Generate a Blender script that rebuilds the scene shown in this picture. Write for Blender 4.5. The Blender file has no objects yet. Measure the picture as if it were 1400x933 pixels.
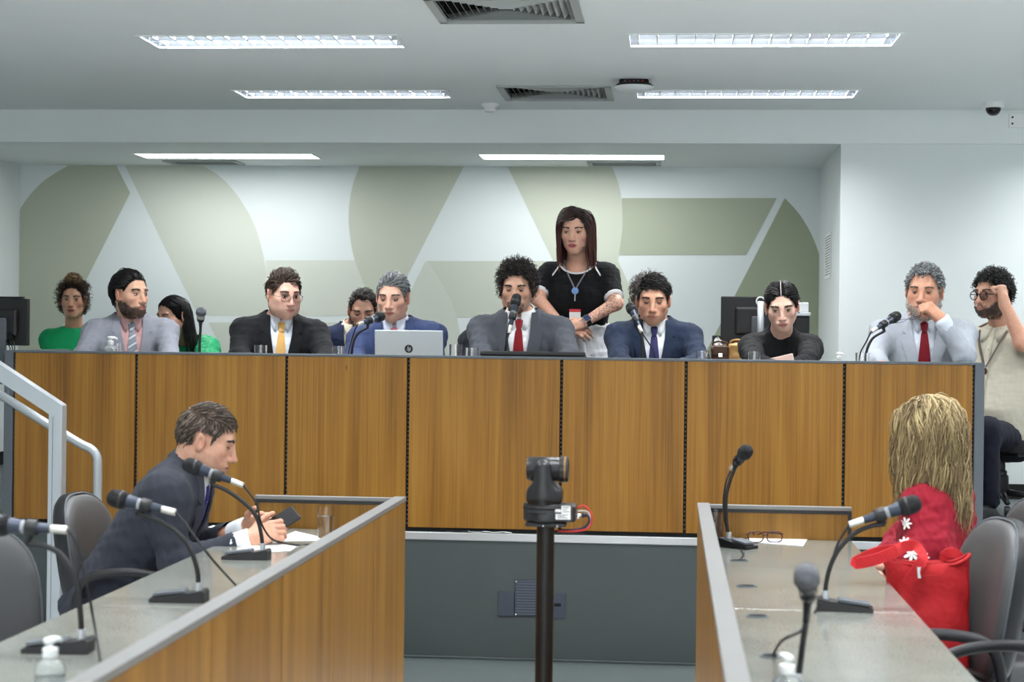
import bpy, bmesh, math, random
import numpy as np
from mathutils import Vector, Matrix

# ------------------------------------------------------------------ camera, world, exposure
SC = bpy.context.scene
COL = SC.collection
FPX = 2400.0
ZC = 1.45
_th = math.atan(218 / FPX); _ro = .0122; _pi = -.0016
W0 = np.array([-math.sin(_th), math.cos(_th), 0]); R0 = np.array([math.cos(_th), math.sin(_th), 0]); U0 = np.array([0, 0, 1.])
CW = W0 * math.cos(_pi) + U0 * math.sin(_pi); _up = U0 * math.cos(_pi) - W0 * math.sin(_pi)
CR = R0 * math.cos(_ro) + _up * math.sin(_ro); CU = -R0 * math.sin(_ro) + _up * math.cos(_ro)
CP = np.array([0, 0, ZC])
cam_d = bpy.data.cameras.new('camera'); cam = bpy.data.objects.new('camera', cam_d); COL.objects.link(cam)
cam.matrix_world = Matrix([[CR[0], CU[0], -CW[0], CP[0]], [CR[1], CU[1], -CW[1], CP[1]], [CR[2], CU[2], -CW[2], CP[2]], [0, 0, 0, 1]])
cam_d.sensor_width = 36; cam_d.lens = 36 * FPX / 1400; cam_d.clip_start = .1; cam_d.clip_end = 60
cam_d.dof.use_dof = True; cam_d.dof.focus_distance = 8.3; cam_d.dof.aperture_fstop = 5.0
SC.camera = cam
SC.view_settings.view_transform = 'Standard'; SC.view_settings.look = 'None'
SC.view_settings.gamma = 1; SC.view_settings.use_curve_mapping = False
SC.view_settings.exposure = 0.42
wd = bpy.data.worlds.new('world'); SC.world = wd; wd.use_nodes = True
wd.node_tree.nodes['Background'].inputs[0].default_value = (.8, .85, .9, 1)
wd.node_tree.nodes['Background'].inputs[1].default_value = .05
SC.cycles.max_bounces = 8; SC.cycles.diffuse_bounces = 5; SC.cycles.caustics_reflective = False; SC.cycles.caustics_refractive = False
SC.cycles.sample_clamp_indirect = 6; SC.cycles.use_denoising = True
LAMP_W = 41.0          # watts of each recessed luminaire of the main ceiling
LAMP_LOW_W = 10.5      # watts of each strip over the platform
FILL_WINDOW_W = 38.0  # watts of each added fill window behind the viewer
LAMP_COL = (.97, .985, 1.0)

def ray(px, py): return CW + CR * (px - 700) / FPX - CU * (py - 466.5) / FPX
def at(px, py, Y): d = ray(px, py); return CP + d * (Y / d[1])
def atz(px, py, z): d = ray(px, py); return CP + d * ((z - ZC) / d[2])
def V3(*a): return np.array(a, float)

# ------------------------------------------------------------------ materials
def lin(c):
    c = np.array(c, float) / 255.; return tuple(np.where(c <= .04045, c / 12.92, ((c + .055) / 1.055) ** 2.4)) + (1.0,)
MATS = {}
def mat(name, col, rough=.5, metal=0., var=0., vscale=8., bump=0., bscale=200., spec=.5, trans=0., ior=1.45, alpha=1., emit=None, stretch=(1, 1, 1), vcol=False, sheen=0., coat=0., sss=0.):
    if name in MATS: return MATS[name]
    m = bpy.data.materials.new(name); m.use_nodes = True; nt = m.node_tree; b = nt.nodes['Principled BSDF']; L = nt.links
    c = lin(col) if max(col) > 1.0 else tuple(col) + (1.,)
    b.inputs['Base Color'].default_value = c; b.inputs['Roughness'].default_value = rough; b.inputs['Metallic'].default_value = metal
    b.inputs['Specular IOR Level'].default_value = spec; b.inputs['Transmission Weight'].default_value = trans; b.inputs['IOR'].default_value = ior; b.inputs['Alpha'].default_value = alpha
    b.inputs['Sheen Weight'].default_value = sheen; b.inputs['Coat Weight'].default_value = coat; b.inputs['Coat Roughness'].default_value = .1
    if sss: b.inputs['Subsurface Weight'].default_value = sss; b.inputs['Subsurface Radius'].default_value = (.008, .003, .002); b.inputs['Subsurface Scale'].default_value = 1.0
    if emit: b.inputs['Emission Color'].default_value = c; b.inputs['Emission Strength'].default_value = emit
    src = None
    if vcol:
        a = nt.nodes.new('ShaderNodeAttribute'); a.attribute_name = 'Col'; src = a.outputs['Color']; L.new(src, b.inputs['Base Color'])
    if var or bump:
        tc = nt.nodes.new('ShaderNodeTexCoord'); mp = nt.nodes.new('ShaderNodeMapping'); mp.inputs['Scale'].default_value = stretch; L.new(tc.outputs['Object'], mp.inputs['Vector'])
    if var:
        n = nt.nodes.new('ShaderNodeTexNoise'); n.inputs['Scale'].default_value = vscale; n.inputs['Detail'].default_value = 5; L.new(mp.outputs[0], n.inputs['Vector'])
        mr = nt.nodes.new('ShaderNodeMapRange'); mr.inputs[1].default_value = .3; mr.inputs[2].default_value = .7; mr.inputs[3].default_value = 1 - var; mr.inputs[4].default_value = 1 + var; L.new(n.outputs[0], mr.inputs[0])
        mx = nt.nodes.new('ShaderNodeVectorMath'); mx.operation = 'SCALE'; L.new(mr.outputs[0], mx.inputs['Scale'])
        if src: L.new(src, mx.inputs[0])
        else: mx.inputs[0].default_value = c[:3]
        L.new(mx.outputs[0], b.inputs['Base Color'])
    if bump:
        n2 = nt.nodes.new('ShaderNodeTexNoise'); n2.inputs['Scale'].default_value = bscale; n2.inputs['Detail'].default_value = 3; L.new(mp.outputs[0], n2.inputs['Vector'])
        bp = nt.nodes.new('ShaderNodeBump'); bp.inputs['Strength'].default_value = bump; bp.inputs['Distance'].default_value = .01; L.new(n2.outputs[0], bp.inputs['Height']); L.new(bp.outputs[0], b.inputs['Normal'])
    MATS[name] = m; return m

def wood(name, dark, mid, light, rough=.42):
    m = bpy.data.materials.new(name); m.use_nodes = True; nt = m.node_tree; b = nt.nodes['Principled BSDF']; L = nt.links; N = nt.nodes.new
    tc = N('ShaderNodeTexCoord'); oi = N('ShaderNodeObjectInfo'); mul = N('ShaderNodeMath'); mul.operation = 'MULTIPLY'; mul.inputs[1].default_value = 37.; L.new(oi.outputs['Random'], mul.inputs[0])
    add = N('ShaderNodeVectorMath'); L.new(tc.outputs['Object'], add.inputs[0]); L.new(mul.outputs[0], add.inputs[1])
    def noise(sc, scale, det, dist=0.):
        mp = N('ShaderNodeMapping'); mp.inputs['Scale'].default_value = sc; L.new(add.outputs[0], mp.inputs['Vector'])
        n = N('ShaderNodeTexNoise'); n.inputs['Scale'].default_value = scale; n.inputs['Detail'].default_value = det; n.inputs['Distortion'].default_value = dist; L.new(mp.outputs[0], n.inputs['Vector']); return n.outputs[0]
    a = noise((1, 1, .035), 14., 3., .3); f = noise((1, 1, .012), 130., 4., .0); big = noise((1, 1, .12), 4., 2., .6)
    def mad(x, k, y=None, o=0.):
        q = N('ShaderNodeMath'); q.operation = 'MULTIPLY_ADD'; L.new(x, q.inputs[0]); q.inputs[1].default_value = k
        if y is None: q.inputs[2].default_value = o
        else: L.new(y, q.inputs[2])
        return q.outputs[0]
    s = mad(a, .70, mad(f, .55, mad(big, .45, None, -.36)))
    cr = N('ShaderNodeValToRGB'); e = cr.color_ramp.elements; e[0].position = .2; e[0].color = lin(dark); e[1].position = .82; e[1].color = lin(light); q = e.new(.5); q.color = lin(mid); L.new(s, cr.inputs[0])
    # small dark knots and ticks
    kn = N('ShaderNodeTexVoronoi'); mp = N('ShaderNodeMapping'); mp.inputs['Scale'].default_value = (1, 1, .4); L.new(add.outputs[0], mp.inputs['Vector']); L.new(mp.outputs[0], kn.inputs['Vector']); kn.inputs['Scale'].default_value = 7.
    mr = N('ShaderNodeMapRange'); mr.inputs[1].default_value = .015; mr.inputs[2].default_value = .05; mr.inputs[3].default_value = .45; mr.inputs[4].default_value = 1.; L.new(kn.outputs['Distance'], mr.inputs[0])
    sc2 = N('ShaderNodeVectorMath'); sc2.operation = 'SCALE'; L.new(cr.outputs[0], sc2.inputs[0]); L.new(mr.outputs[0], sc2.inputs['Scale']); L.new(sc2.outputs[0], b.inputs['Base Color'])
    b.inputs['Roughness'].default_value = rough; b.inputs['Specular IOR Level'].default_value = .35
    bp = N('ShaderNodeBump'); bp.inputs['Strength'].default_value = .08; bp.inputs['Distance'].default_value = .002; L.new(f, bp.inputs['Height']); L.new(bp.outputs[0], b.inputs['Normal'])
    MATS[name] = m; return m

M_WALL = mat('wall_paint', (222, 228, 228), .7, var=.015, vscale=2.)
M_CEIL = mat('ceiling_paint', (232, 237, 237), .75, var=.015, vscale=1.5)
M_FLOOR = mat('floor_sheet', (82, 90, 90), .45, var=.06, vscale=5., bump=.02, bscale=400)
M_PLINTH = mat('plinth_sheet', (70, 78, 78), .42, var=.05, vscale=3., bump=.05, bscale=6)
M_WOOD = wood('teak_veneer', (98, 62, 12), (142, 97, 29), (168, 123, 50))
M_WOOD2 = wood('teak_veneer_desk', (98, 64, 16), (138, 97, 33), (164, 122, 52))
M_SLATE = mat('slate_metal', (88, 94, 100), .5, var=.03)
M_GREYRAIL = mat('grey_rail_metal', (128, 128, 127), .45, .25, var=.04, vscale=6)
M_DARKEDGE = mat('dark_edge', (40, 40, 40), .5)
M_ALU = mat('brushed_aluminium', (205, 208, 210), .38, .75, var=.06, vscale=20, stretch=(.1, 1, 1))
M_WALU = mat('satin_rail', (176, 182, 186), .35, .45, var=.03)
M_BLACK = mat('black_plastic', (24, 24, 26), .45)
M_MATTE = mat('black_matte', (12, 12, 13), .8)
M_BLKMETAL = mat('black_metal', (26, 26, 28), .4, .3)
M_CHROME = mat('chrome', (225, 225, 225), .15, 1.)
M_SILVER = mat('silver_plastic', (196, 200, 204), .35, .4)
M_WHITE = mat('white_plastic', (235, 236, 236), .4)
M_PAPER = mat('paper', (238, 240, 240), .8)
M_INK = mat('ink', (60, 62, 66), .8)
M_GLASS = mat('clear_glass', (255, 255, 255), .02, trans=1., ior=1.45)
M_WATER = mat('water', (250, 253, 255), .01, trans=1., ior=1.33)
M_CLEARPL = mat('clear_plastic', (244, 250, 250), .12, trans=.85, ior=1.3)
M_LEATHER = mat('grey_leather', (74, 74, 75), .42, var=.04, bump=.12, bscale=260)
M_RED = mat('red_canvas', (168, 14, 22), .75, var=.08, vscale=14, bump=.25, bscale=60)

def laminate():
    m = bpy.data.materials.new('desk_laminate'); m.use_nodes = True; nt = m.node_tree; b = nt.nodes['Principled BSDF']; L = nt.links; N = nt.nodes.new
    tc = N('ShaderNodeTexCoord'); n = N('ShaderNodeTexNoise'); n.inputs['Scale'].default_value = 160; n.inputs['Detail'].default_value = 4; L.new(tc.outputs['Object'], n.inputs['Vector'])
    n3 = N('ShaderNodeTexNoise'); n3.inputs['Scale'].default_value = 5; n3.inputs['Detail'].default_value = 3; L.new(tc.outputs['Object'], n3.inputs['Vector'])
    ad = N('ShaderNodeMath'); ad.operation = 'MULTIPLY_ADD'; L.new(n3.outputs[0], ad.inputs[0]); ad.inputs[1].default_value = .6; L.new(n.outputs[0], ad.inputs[2])
    cr = N('ShaderNodeValToRGB'); e = cr.color_ramp.elements; e[0].position = .45; e[0].color = lin((104, 107, 102)); e[1].position = 1.15 if False else 1.0; e[1].color = lin((142, 144, 137)); L.new(ad.outputs[0], cr.inputs[0]); L.new(cr.outputs[0], b.inputs['Base Color'])
    b.inputs['Roughness'].default_value = .16; b.inputs['Specular IOR Level'].default_value = .55
    return m
M_LAM = laminate()

# ------------------------------------------------------------------ mesh helpers
class MB:
    def __init__(s): s.v = []; s.f = []; s.n = 0
    def add(s, V, F):
        V = np.asarray(V, float); s.v.append(V); s.f += [tuple(i + s.n for i in f) for f in F]; s.n += len(V); return s
    def box(s, lo, hi, r=0.):
        a_, b_ = np.asarray(lo, float), np.asarray(hi, float); lo = np.minimum(a_, b_); hi2 = np.maximum(a_, b_)
        x0, y0, z0 = lo; x1, y1, z1 = hi2
        if r <= 0:
            V = [(x0, y0, z0), (x1, y0, z0), (x1, y1, z0), (x0, y1, z0), (x0, y0, z1), (x1, y0, z1), (x1, y1, z1), (x0, y1, z1)]
            return s.add(V, [(3, 2, 1, 0), (4, 5, 6, 7), (0, 1, 5, 4), (1, 2, 6, 5), (2, 3, 7, 6), (3, 0, 4, 7)])
        bm = bmesh.new(); bmesh.ops.create_cube(bm, size=1)
        for v in bm.verts: v.co = Vector(((v.co.x + .5) * (x1 - x0) + x0, (v.co.y + .5) * (y1 - y0) + y0, (v.co.z + .5) * (z1 - z0) + z0))
        bmesh.ops.bevel(bm, geom=bm.edges[:], offset=r, segments=2, affect='EDGES', profile=.5)
        return s.bm(bm)
    def bm(s, bm):
        bm.verts.index_update(); V = [tuple(v.co) for v in bm.verts]; F = [tuple(v.index for v in f.verts) for f in bm.faces]; bm.free(); return s.add(V, F)
    def tube(s, P, r, n=8, caps=True, flat=1.0):
        P = np.asarray(P, float); m = len(P); r = np.broadcast_to(np.asarray(r, float), (m,))
        T = np.gradient(P, axis=0); T /= np.linalg.norm(T, axis=1)[:, None] + 1e-12
        up = np.array([0, 0, 1.]) if abs(T[0][2]) < .9 else np.array([1., 0, 0])
        a = np.cross(T[0], up); a /= np.linalg.norm(a); V = []
        for i in range(m):
            a = a - T[i] * (a @ T[i]); a /= np.linalg.norm(a) + 1e-12; b = np.cross(T[i], a)
            for j in range(n):
                t = 2 * math.pi * j / n; V.append(P[i] + r[i] * (a * math.cos(t) + flat * b * math.sin(t)))
        F = [(i * n + j, i * n + (j + 1) % n, (i + 1) * n + (j + 1) % n, (i + 1) * n + j) for i in range(m - 1) for j in range(n)]
        if caps: F += [tuple(range(n))[::-1], tuple((m - 1) * n + j for j in range(n))]
        return s.add(V, F)
    def lathe(s, prof, c=(0, 0, 0), n=20, M=None, caps=True):
        V = []; F = []
        for (r, z) in prof:
            for j in range(n): t = 2 * math.pi * j / n; V.append((r * math.cos(t), r * math.sin(t), z))
        m = len(prof)
        for i in range(m - 1):
            for j in range(n): F.append((i * n + j, i * n + (j + 1) % n, (i + 1) * n + (j + 1) % n, (i + 1) * n + j))
        if caps: F += [tuple(range(n))[::-1], tuple((m - 1) * n + j for j in range(n))]
        V = np.array(V)
        if M is not None: V = V @ np.asarray(M)[:3, :3].T + np.asarray(M)[:3, 3]
        return s.add(V + np.asarray(c), F)
    def prism(s, poly, d):
        """polygon of 3-D points extruded by the vector d"""
        P = np.asarray(poly, float); n = len(P); V = np.vstack([P, P + np.asarray(d)])
        F = [tuple(range(n))[::-1], tuple(range(n, 2 * n))] + [(i, (i + 1) % n, n + (i + 1) % n, n + i) for i in range(n)]
        return s.add(V, F)
    def grid(s, G, thick=None, close=False):
        """G (a,b,3) points; thick (a,b,3) offset makes a closed slab"""
        G = np.asarray(G, float); a, b = G.shape[:2]
        q = lambda i, j: i * b + j
        F = [(q(i, j), q(i, j + 1), q(i + 1, j + 1), q(i + 1, j)) for i in range(a - 1) for j in range(b - 1)]
        if thick is None: return s.add(G.reshape(-1, 3), F)
        V = np.vstack([G.reshape(-1, 3), (G + thick).reshape(-1, 3)]); o = a * b
        F2 = F + [tuple(o + i for i in f[::-1]) for f in F]
        for i in range(a - 1): F2 += [(q(i, 0), q(i + 1, 0), o + q(i + 1, 0), o + q(i, 0)), (q(i + 1, b - 1), q(i, b - 1), o + q(i, b - 1), o + q(i + 1, b - 1))]
        for j in range(b - 1): F2 += [(q(0, j + 1), q(0, j), o + q(0, j), o + q(0, j + 1)), (q(a - 1, j), q(a - 1, j + 1), o + q(a - 1, j + 1), o + q(a - 1, j))]
        return s.add(V, F2)
    def mesh(s): return (np.vstack(s.v) if s.v else np.zeros((0, 3))), s.f
def fixn(me):
    bm = bmesh.new(); bm.from_mesh(me); bmesh.ops.recalc_face_normals(bm, faces=bm.faces[:]); bm.to_mesh(me); bm.free()
def obj(name, geo, m, parent=None, smooth=False, fix=True, label=None, col=None, angle=None):
    V, F = geo.mesh() if isinstance(geo, MB) else geo
    V = np.asarray(V, float)
    if parent is not None and parent.get('_o') is not None: V = V - np.array(parent['_o'])
    me = bpy.data.meshes.new(name); me.from_pydata(V.tolist() if len(V) < 3000 else V, [], F)
    if fix: fixn(me)
    if m: me.materials.append(m)
    if smooth:
        me.polygons.foreach_set('use_smooth', np.ones(len(me.polygons), bool))
        if angle: me.set_sharp_from_angle(angle=math.radians(angle))
    if col is not None:
        a = me.attributes.new('Col', 'FLOAT_COLOR', 'POINT'); c = np.ones((len(V), 4), np.float32); c[:, :3] = col; a.data.foreach_set('color', c.ravel())
    o = bpy.data.objects.new(name, me); COL.objects.link(o)
    if parent is not None:
        o.parent = parent
        if parent.get('_o') is not None: o['_o'] = list(parent['_o'])
    if label: o['label'] = label
    return o
def thing(name, label, cat, loc=(0, 0, 0), rz=0., group=None, world=False):
    """Empty at the thing's base. world=True: its parts are given in world coordinates"""
    e = bpy.data.objects.new(name, None); e.empty_display_size = .1; COL.objects.link(e); e.location = loc; e.rotation_euler = (0, 0, rz)
    e['label'] = label; e['category'] = cat
    if group: e['group'] = group
    if world: e['_o'] = [float(x) for x in loc]
    return e
def tag(o, label, cat, group=None):
    o['label'] = label; o['category'] = cat
    if group: o['group'] = group
    return o
def struct(name, geo, m, parent=None, label=None, **k):
    o = obj(name, geo, m, parent, **k)
    if parent is None: o['kind'] = 'structure'
    if label: o['label'] = label
    return o
def dup(root, loc=None, rz=None, label=None, group=None):
    def rec(o, p):
        c = o.copy(); COL.objects.link(c)
        if p is not None: c.parent = p
        for ch in kids.get(o.name, []): rec(ch, c)
        return c
    kids = {}
    for o in list(COL.objects):
        if o.parent: kids.setdefault(o.parent.name, []).append(o)
    r = rec(root, None)
    if loc is not None: r.location = loc
    if rz is not None: r.rotation_euler = (0, 0, rz)
    if label: r['label'] = label
    if group: r['group'] = group
    return r
def rotz(a): c, s = math.cos(a), math.sin(a); return np.array([[c, -s, 0], [s, c, 0], [0, 0, 1.]])
def rotx(a): c, s = math.cos(a), math.sin(a); return np.array([[1., 0, 0], [0, c, -s], [0, s, c]])
def roty(a): c, s = math.cos(a), math.sin(a); return np.array([[c, 0, s], [0, 1., 0], [-s, 0, c]])
def smoothpath(P, n=16):
    """Catmull-Rom through the points"""
    P = np.asarray(P, float); Q = np.vstack([2 * P[0] - P[1], P, 2 * P[-1] - P[-2]]); out = []
    for i in range(1, len(Q) - 2):
        for t in np.linspace(0, 1, n, endpoint=False):
            a, b, c, d = Q[i - 1], Q[i], Q[i + 1], Q[i + 2]
            out.append(.5 * (2 * b + (c - a) * t + (2 * a - 5 * b + 4 * c - d) * t * t + (3 * b - a - 3 * c + d) * t ** 3))
    out.append(P[-1]); return np.array(out)

# ------------------------------------------------------------------ the room
D = 7.863      # plane of the dais front
FW = 10.2      # plane of the beam and of the right wall
BW = 11.6      # back wall of the recess
ZT = 2.784     # main ceiling
ZL = 2.588     # ceiling of the recess
ZS = .57       # platform floor
XL, XR, XN = -4.43, 4.2, .955
YB = -3.0
def sheet(xs, ys, z, holes, up=.04):
    xs = sorted(set(xs + [h[0] for h in holes] + [h[1] for h in holes])); ys = sorted(set(ys + [h[2] for h in holes] + [h[3] for h in holes])); m = MB()
    for i in range(len(xs) - 1):
        for j in range(len(ys) - 1):
            cx, cy = (xs[i] + xs[i + 1]) / 2, (ys[j] + ys[j + 1]) / 2
            if any(h[0] < cx < h[1] and h[2] < cy < h[3] for h in holes): continue
            m.add([(xs[i], ys[j], z), (xs[i + 1], ys[j], z), (xs[i + 1], ys[j + 1], z), (xs[i], ys[j + 1], z)], [(0, 3, 2, 1)])
    return m
lumX = [(-2.395, -1.235), (-.205, .97), (2.0, 3.16)]
lumY = [(9.395, 9.68), (7.675, 7.995), (5.95, 6.24), (4.22, 4.51), (2.5, 2.79), (.77, 1.06)]
holes = [(a, b, c, d) for (a, b) in lumX for (c, d) in lumY]
VENTS = [(-.975, -.395, 6.84, 7.36), (-.925, -.35, 9.24, 9.76)]
holes += VENTS
lowL = [(-3.385, -2.255), (-1.2, -.06)]; lowY = (10.80, 11.075)
slim = [(-3.31, -2.86, 11.24, 11.46), (-.535, -.1, 11.24, 11.46)]
lholes = [(a, b) + lowY for (a, b) in lowL] + slim
ceil = struct('ceiling', sheet([XL, XR], [YB, FW], ZT, holes), M_CEIL, fix=False)
lowc = struct('ceiling_recess', sheet([XL, XN], [FW, BW], ZL, lholes), M_CEIL, fix=False)
struct('trim_1', MB().box((XL, FW, ZL + .001), (XR, FW + .12, ZT + .05)), M_CEIL, label='white dropped beam where the ceiling steps down')
struct('wall_back', MB().box((XL - .1, BW, -.02), (XN + .15, BW + .12, ZL + .1)), M_WALL)
struct('wall_left', MB().box((XL - .12, YB, 0), (XL, BW + .1, ZT + .1)), M_WALL)
struct('wall_right', MB().box((XR, YB, 0), (XR + .12, FW + .1, ZT + .1)), M_WALL)
struct('wall_front', MB().box((XL - .1, YB - .12, 0), (XR + .1, YB, ZT + .1)), M_WALL)
struct('wall_recess_side', MB().box((XN, FW + .12, 0), (XN + .14, BW, ZL + .1)), M_WALL)
struct('wall_platform_right', MB().box((XN, FW, 0), (XR, FW + .119, ZL)), M_WALL)
struct('floor', MB().box((XL, 7.2, -.1), (XR, D, 0)), M_FLOOR)
struct('floor_bounce', MB().box((XL, YB, -.1), (XR, 7.2, 0)), mat('bounce_floor', (208, 212, 214), .5, var=.04, vscale=4.))  # unseen floor, colour made pale to bounce light onto the ceiling
struct('floor_platform', MB().box((XL, D + .03, .0), (XR, BW, ZS)), M_FLOOR)
# dark skirting on the platform walls
struct('baseboard_right', MB().box((XN + .001, FW - .015, ZS), (XR, FW, ZS + .085)), M_MATTE)
struct('baseboard_left', MB().box((XL, D + .1, ZS), (XL + .015, BW, ZS + .085)), M_MATTE)
struct('baseboard_back', MB().box((XL, BW - .015, ZS), (XN, BW, ZS + .085)), M_MATTE)
pl = struct('wall_plinth', MB().box((-3.03, D, 0), (XR, D + .03, ZS - .02)), M_PLINTH)
struct('trim_2', MB().box((-3.03, D - .012, .535), (XR, D + .029, .572), .004), M_ALU, label='bright aluminium nosing along the platform edge')
struct('trim_3', MB().box((-3.03, D - .008, 0), (XR, D, .012), .003), M_PLINTH)
# side steps on the left of the platform
st = MB(); 
for i in range(3): st.box((XL, D - .9, 0), (-3.05 - .28 * i, D + .03, .143 * (i + 1)))
sp = struct('floor_side_steps', st, M_PLINTH)
for i in range(3): obj('step_nosing', MB().box((-3.08 - .28 * i, D - .9, .143 * (i + 1) - .02), (-3.045 - .28 * i, D + .03, .143 * (i + 1) + .003)), M_ALU, sp)

# mural on the back wall
wb = bpy.data.objects['wall_back']
def arc(pts, n=9): return smoothpath([V3(p[0], p[1], 0) for p in pts], n)[:, :2].tolist()
_mo = [0]
def mural(pts, col, name):
    _mo[0] += 1; off = .00015 * _mo[0]
    P = [at(x, y, BW) for x, y in pts]; P = [V3(min(max(p[0], XL + .002), XN - .002), BW - .001 - off, min(max(p[2], ZS + .1), ZL - .001)) for p in P]
    obj('mural_shape', MB().prism(P, (0, .001 + off, 0)), mat(name, col, .7), wb)
YB_ = 560
G1, G2, G3, G4 = (199, 202, 186), (206, 209, 194), (194, 196, 174), (176, 181, 152)
mural(arc([(20, 297), (40, 268), (62, 246), (94, 226)]) + [(159, 226), (178, 264), (29, 560), (20, 560)], (182, 186, 168), 'mural_olive_left')
mural([(171, 226)] + arc([(276, 226), (300, 241), (322, 264), (342, 295), (354, 325), (363, 365), (366, 400), (366, 432)]) + [(271, 432)], (202, 206, 194), 'mural_sand')
mural([(363, 356), (486, 356), (497, 385), (505, 400), (505, 432), (366, 432), (366, 400)], (208, 211, 200), 'mural_pale_sand')
mural([(285, 441), (505, 441), (600, 560), (345, 560)], (202, 206, 194), 'mural_sand')
mural([(492, 226), (634, 226), (505, 478), (505, 400)] + arc([(497, 388), (484, 352), (478, 318), (477, 288), (482, 255), (492, 226)]), (194, 198, 182), 'mural_moss')
mural([(582, 357)] + arc([(582, 357), (602, 385), (617, 412), (626, 440), (632, 490), (632, 560)]) + [(480, 560)], (204, 208, 196), 'mural_pale_moss')
mural([(583, 357), (757, 357), (800, 434), (624, 434)] + arc([(624, 434), (617, 412), (602, 385), (583, 357)]), (198, 202, 188), 'mural_moss_band')
mural([(694, 226)] + arc([(836, 226), (845, 250), (850, 275), (851, 305), (849, 330), (845, 357)]) + [(940, 560), (855, 560)], (198, 202, 186), 'mural_moss_leg')
mural([(850, 271), (1062, 271), (1020, 349), (846, 349)] + arc([(846, 349), (851, 310), (850, 271)]), (172, 178, 157), 'mural_olive')
mural([(1073, 271)] + arc([(1073, 271), (1092, 292), (1108, 318), (1119, 345), (1126, 372)]) + [(1126, 560), (925, 560)], (158, 165, 141), 'mural_dark_olive')

# ------------------------------------------------------------------ luminaires
M_LOUV = mat('louvre_white', (238, 242, 245), .25, .15)
M_REFL = mat('reflector', (170, 178, 186), .22, .85)
M_HOUS = mat('housing_metal', (150, 158, 166), .25, .8)
M_TUBE = mat('lamp_tube', (255, 255, 255), .5, emit=2.2)
M_FRAME = mat('fixture_frame', (232, 236, 236), .45)
def area(loc, sx, sy, watts):
    l = bpy.data.lights.new('lamp_and_fill_light', 'AREA'); l.shape = 'RECTANGLE'; l.size = sx; l.size_y = sy; l.energy = watts; l.color = LAMP_COL
    o = bpy.data.objects.new('lamp_and_fill_light', l); COL.objects.link(o); o.location = loc; return o
def luminaire(x0, x1, y0, y1, label):
    cx, cy = (x0 + x1) / 2, (y0 + y1) / 2; w, h = (x1 - x0) / 2, (y1 - y0) / 2
    t = thing('ceiling_luminaire', label, 'ceiling light', (cx, cy, ZT))
    f = MB()
    for a in ((-w - .012, -h - .012, w + .012, -h + .004), (-w - .012, h - .004, w + .012, h + .012), (-w - .012, -h, -w + .004, h), (w - .004, -h, w + .012, h)): f.box((a[0], a[1], -.004), (a[2], a[3], .004))
    obj('frame', f, M_FRAME, t)
    hs = MB(); dp = .085
    for P in ([(-w, -h, 0), (w, -h, 0), (w, -h, dp), (-w, -h, dp)], [(-w, h, 0), (w, h, 0), (w, h, dp), (-w, h, dp)], [(-w, -h, 0), (-w, h, 0), (-w, h, dp), (-w, -h, dp)], [(w, -h, 0), (w, h, 0), (w, h, dp), (w, -h, dp)], [(-w, -h, dp), (w, -h, dp), (w, h, dp), (-w, h, dp)]): hs.add(P, [(0, 1, 2, 3)])
    hous = obj('housing', hs, M_HOUS, t, fix=False)
    for P in ([(-w, h - .001, .002), (-w, h - .001, .05), (-w, h - .022, .05)], [(-w, -h + .001, .002), (-w, -h + .022, .05), (-w, -h + .001, .05)], [(-w, 0, .004), (-w, .028, .05), (-w, -.028, .05)]):
        obj('reflector', MB().prism(P, (2 * w, 0, 0)), M_REFL, t)
    bl = None
    for i in range(14):
        x = -w + (i + .5) * 2 * w / 14; b = MB()
        for s in (-1, 1): b.prism([(x - .005, s * .006, .005), (x + .005, s * .006, .005), (x + .005, s * (h - .004), .005), (x - .005, s * (h - .004), .005)] if False else [(x - .004, s * .003, .006), (x - .004, s * (h - .003), .006), (x - .004, s * (h - .022), .046), (x - .004, s * .026, .046)], (.008, 0, 0))
        o = obj('louvre_blade', b, M_LOUV, t)
    for s in (-1, 1):
        obj('lamp_tube', MB().tube([(-w + .02, s * h * .52, .072), (w - .02, s * h * .52, .072)], .010, 8), M_TUBE, hous, smooth=True)
        area((cx, cy + s * (h + .006) / 2, ZT + .058), (2 * w - .04), h - .055, LAMP_W / 2)
    return t
LL = {(0, 0): 'louvred fluorescent fixture in front of the beam, left of the farther square vent', (1, 0): 'louvred fluorescent fixture right of the round black disc, near the beam',
      (0, 1): 'louvred fluorescent fixture in the upper left, left of the nearer square vent', (1, 1): 'louvred fluorescent fixture in the upper right, nearer than the black disc'}
lum0 = None
for i, (a, b) in enumerate(lumX):
    for j, (c, d) in enumerate(lumY):
        lab = LL.get((i, j), 'louvred fluorescent fixture outside the picture, %s of the room, %s row from the beam' % (('left half', 'middle', 'right side')[i], ('first', 'second', 'third', 'fourth', 'fifth', 'sixth')[j]))
        luminaire(a, b, c, d, lab)
for i, (a, b) in enumerate(lowL):
    cx, cy = (a + b) / 2, sum(lowY) / 2; w, h = (b - a) / 2, (lowY[1] - lowY[0]) / 2
    t = thing('strip_luminaire', ['bright flat strip light in the recess ceiling, left one', 'bright flat strip light in the recess ceiling above the standing woman'][i], 'ceiling light', (cx, cy, ZL))
    f = MB()
    for q in ((-w - .012, -h - .012, w + .012, -h), (-w - .012, h, w + .012, h + .012), (-w - .012, -h, -w, h), (w, -h, w + .012, h)): f.box((q[0], q[1], -.005), (q[2], q[3], .02))
    obj('frame', f, M_FRAME, t)
    obj('diffuser', MB().box((-w, -h, .006), (w, h, .012)), mat('diffuser_lit', (250, 255, 255), .5, emit=3.2), t)
    area((cx, cy, ZL + .003), 2 * w - .02, 2 * h - .02, LAMP_LOW_W)
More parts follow.
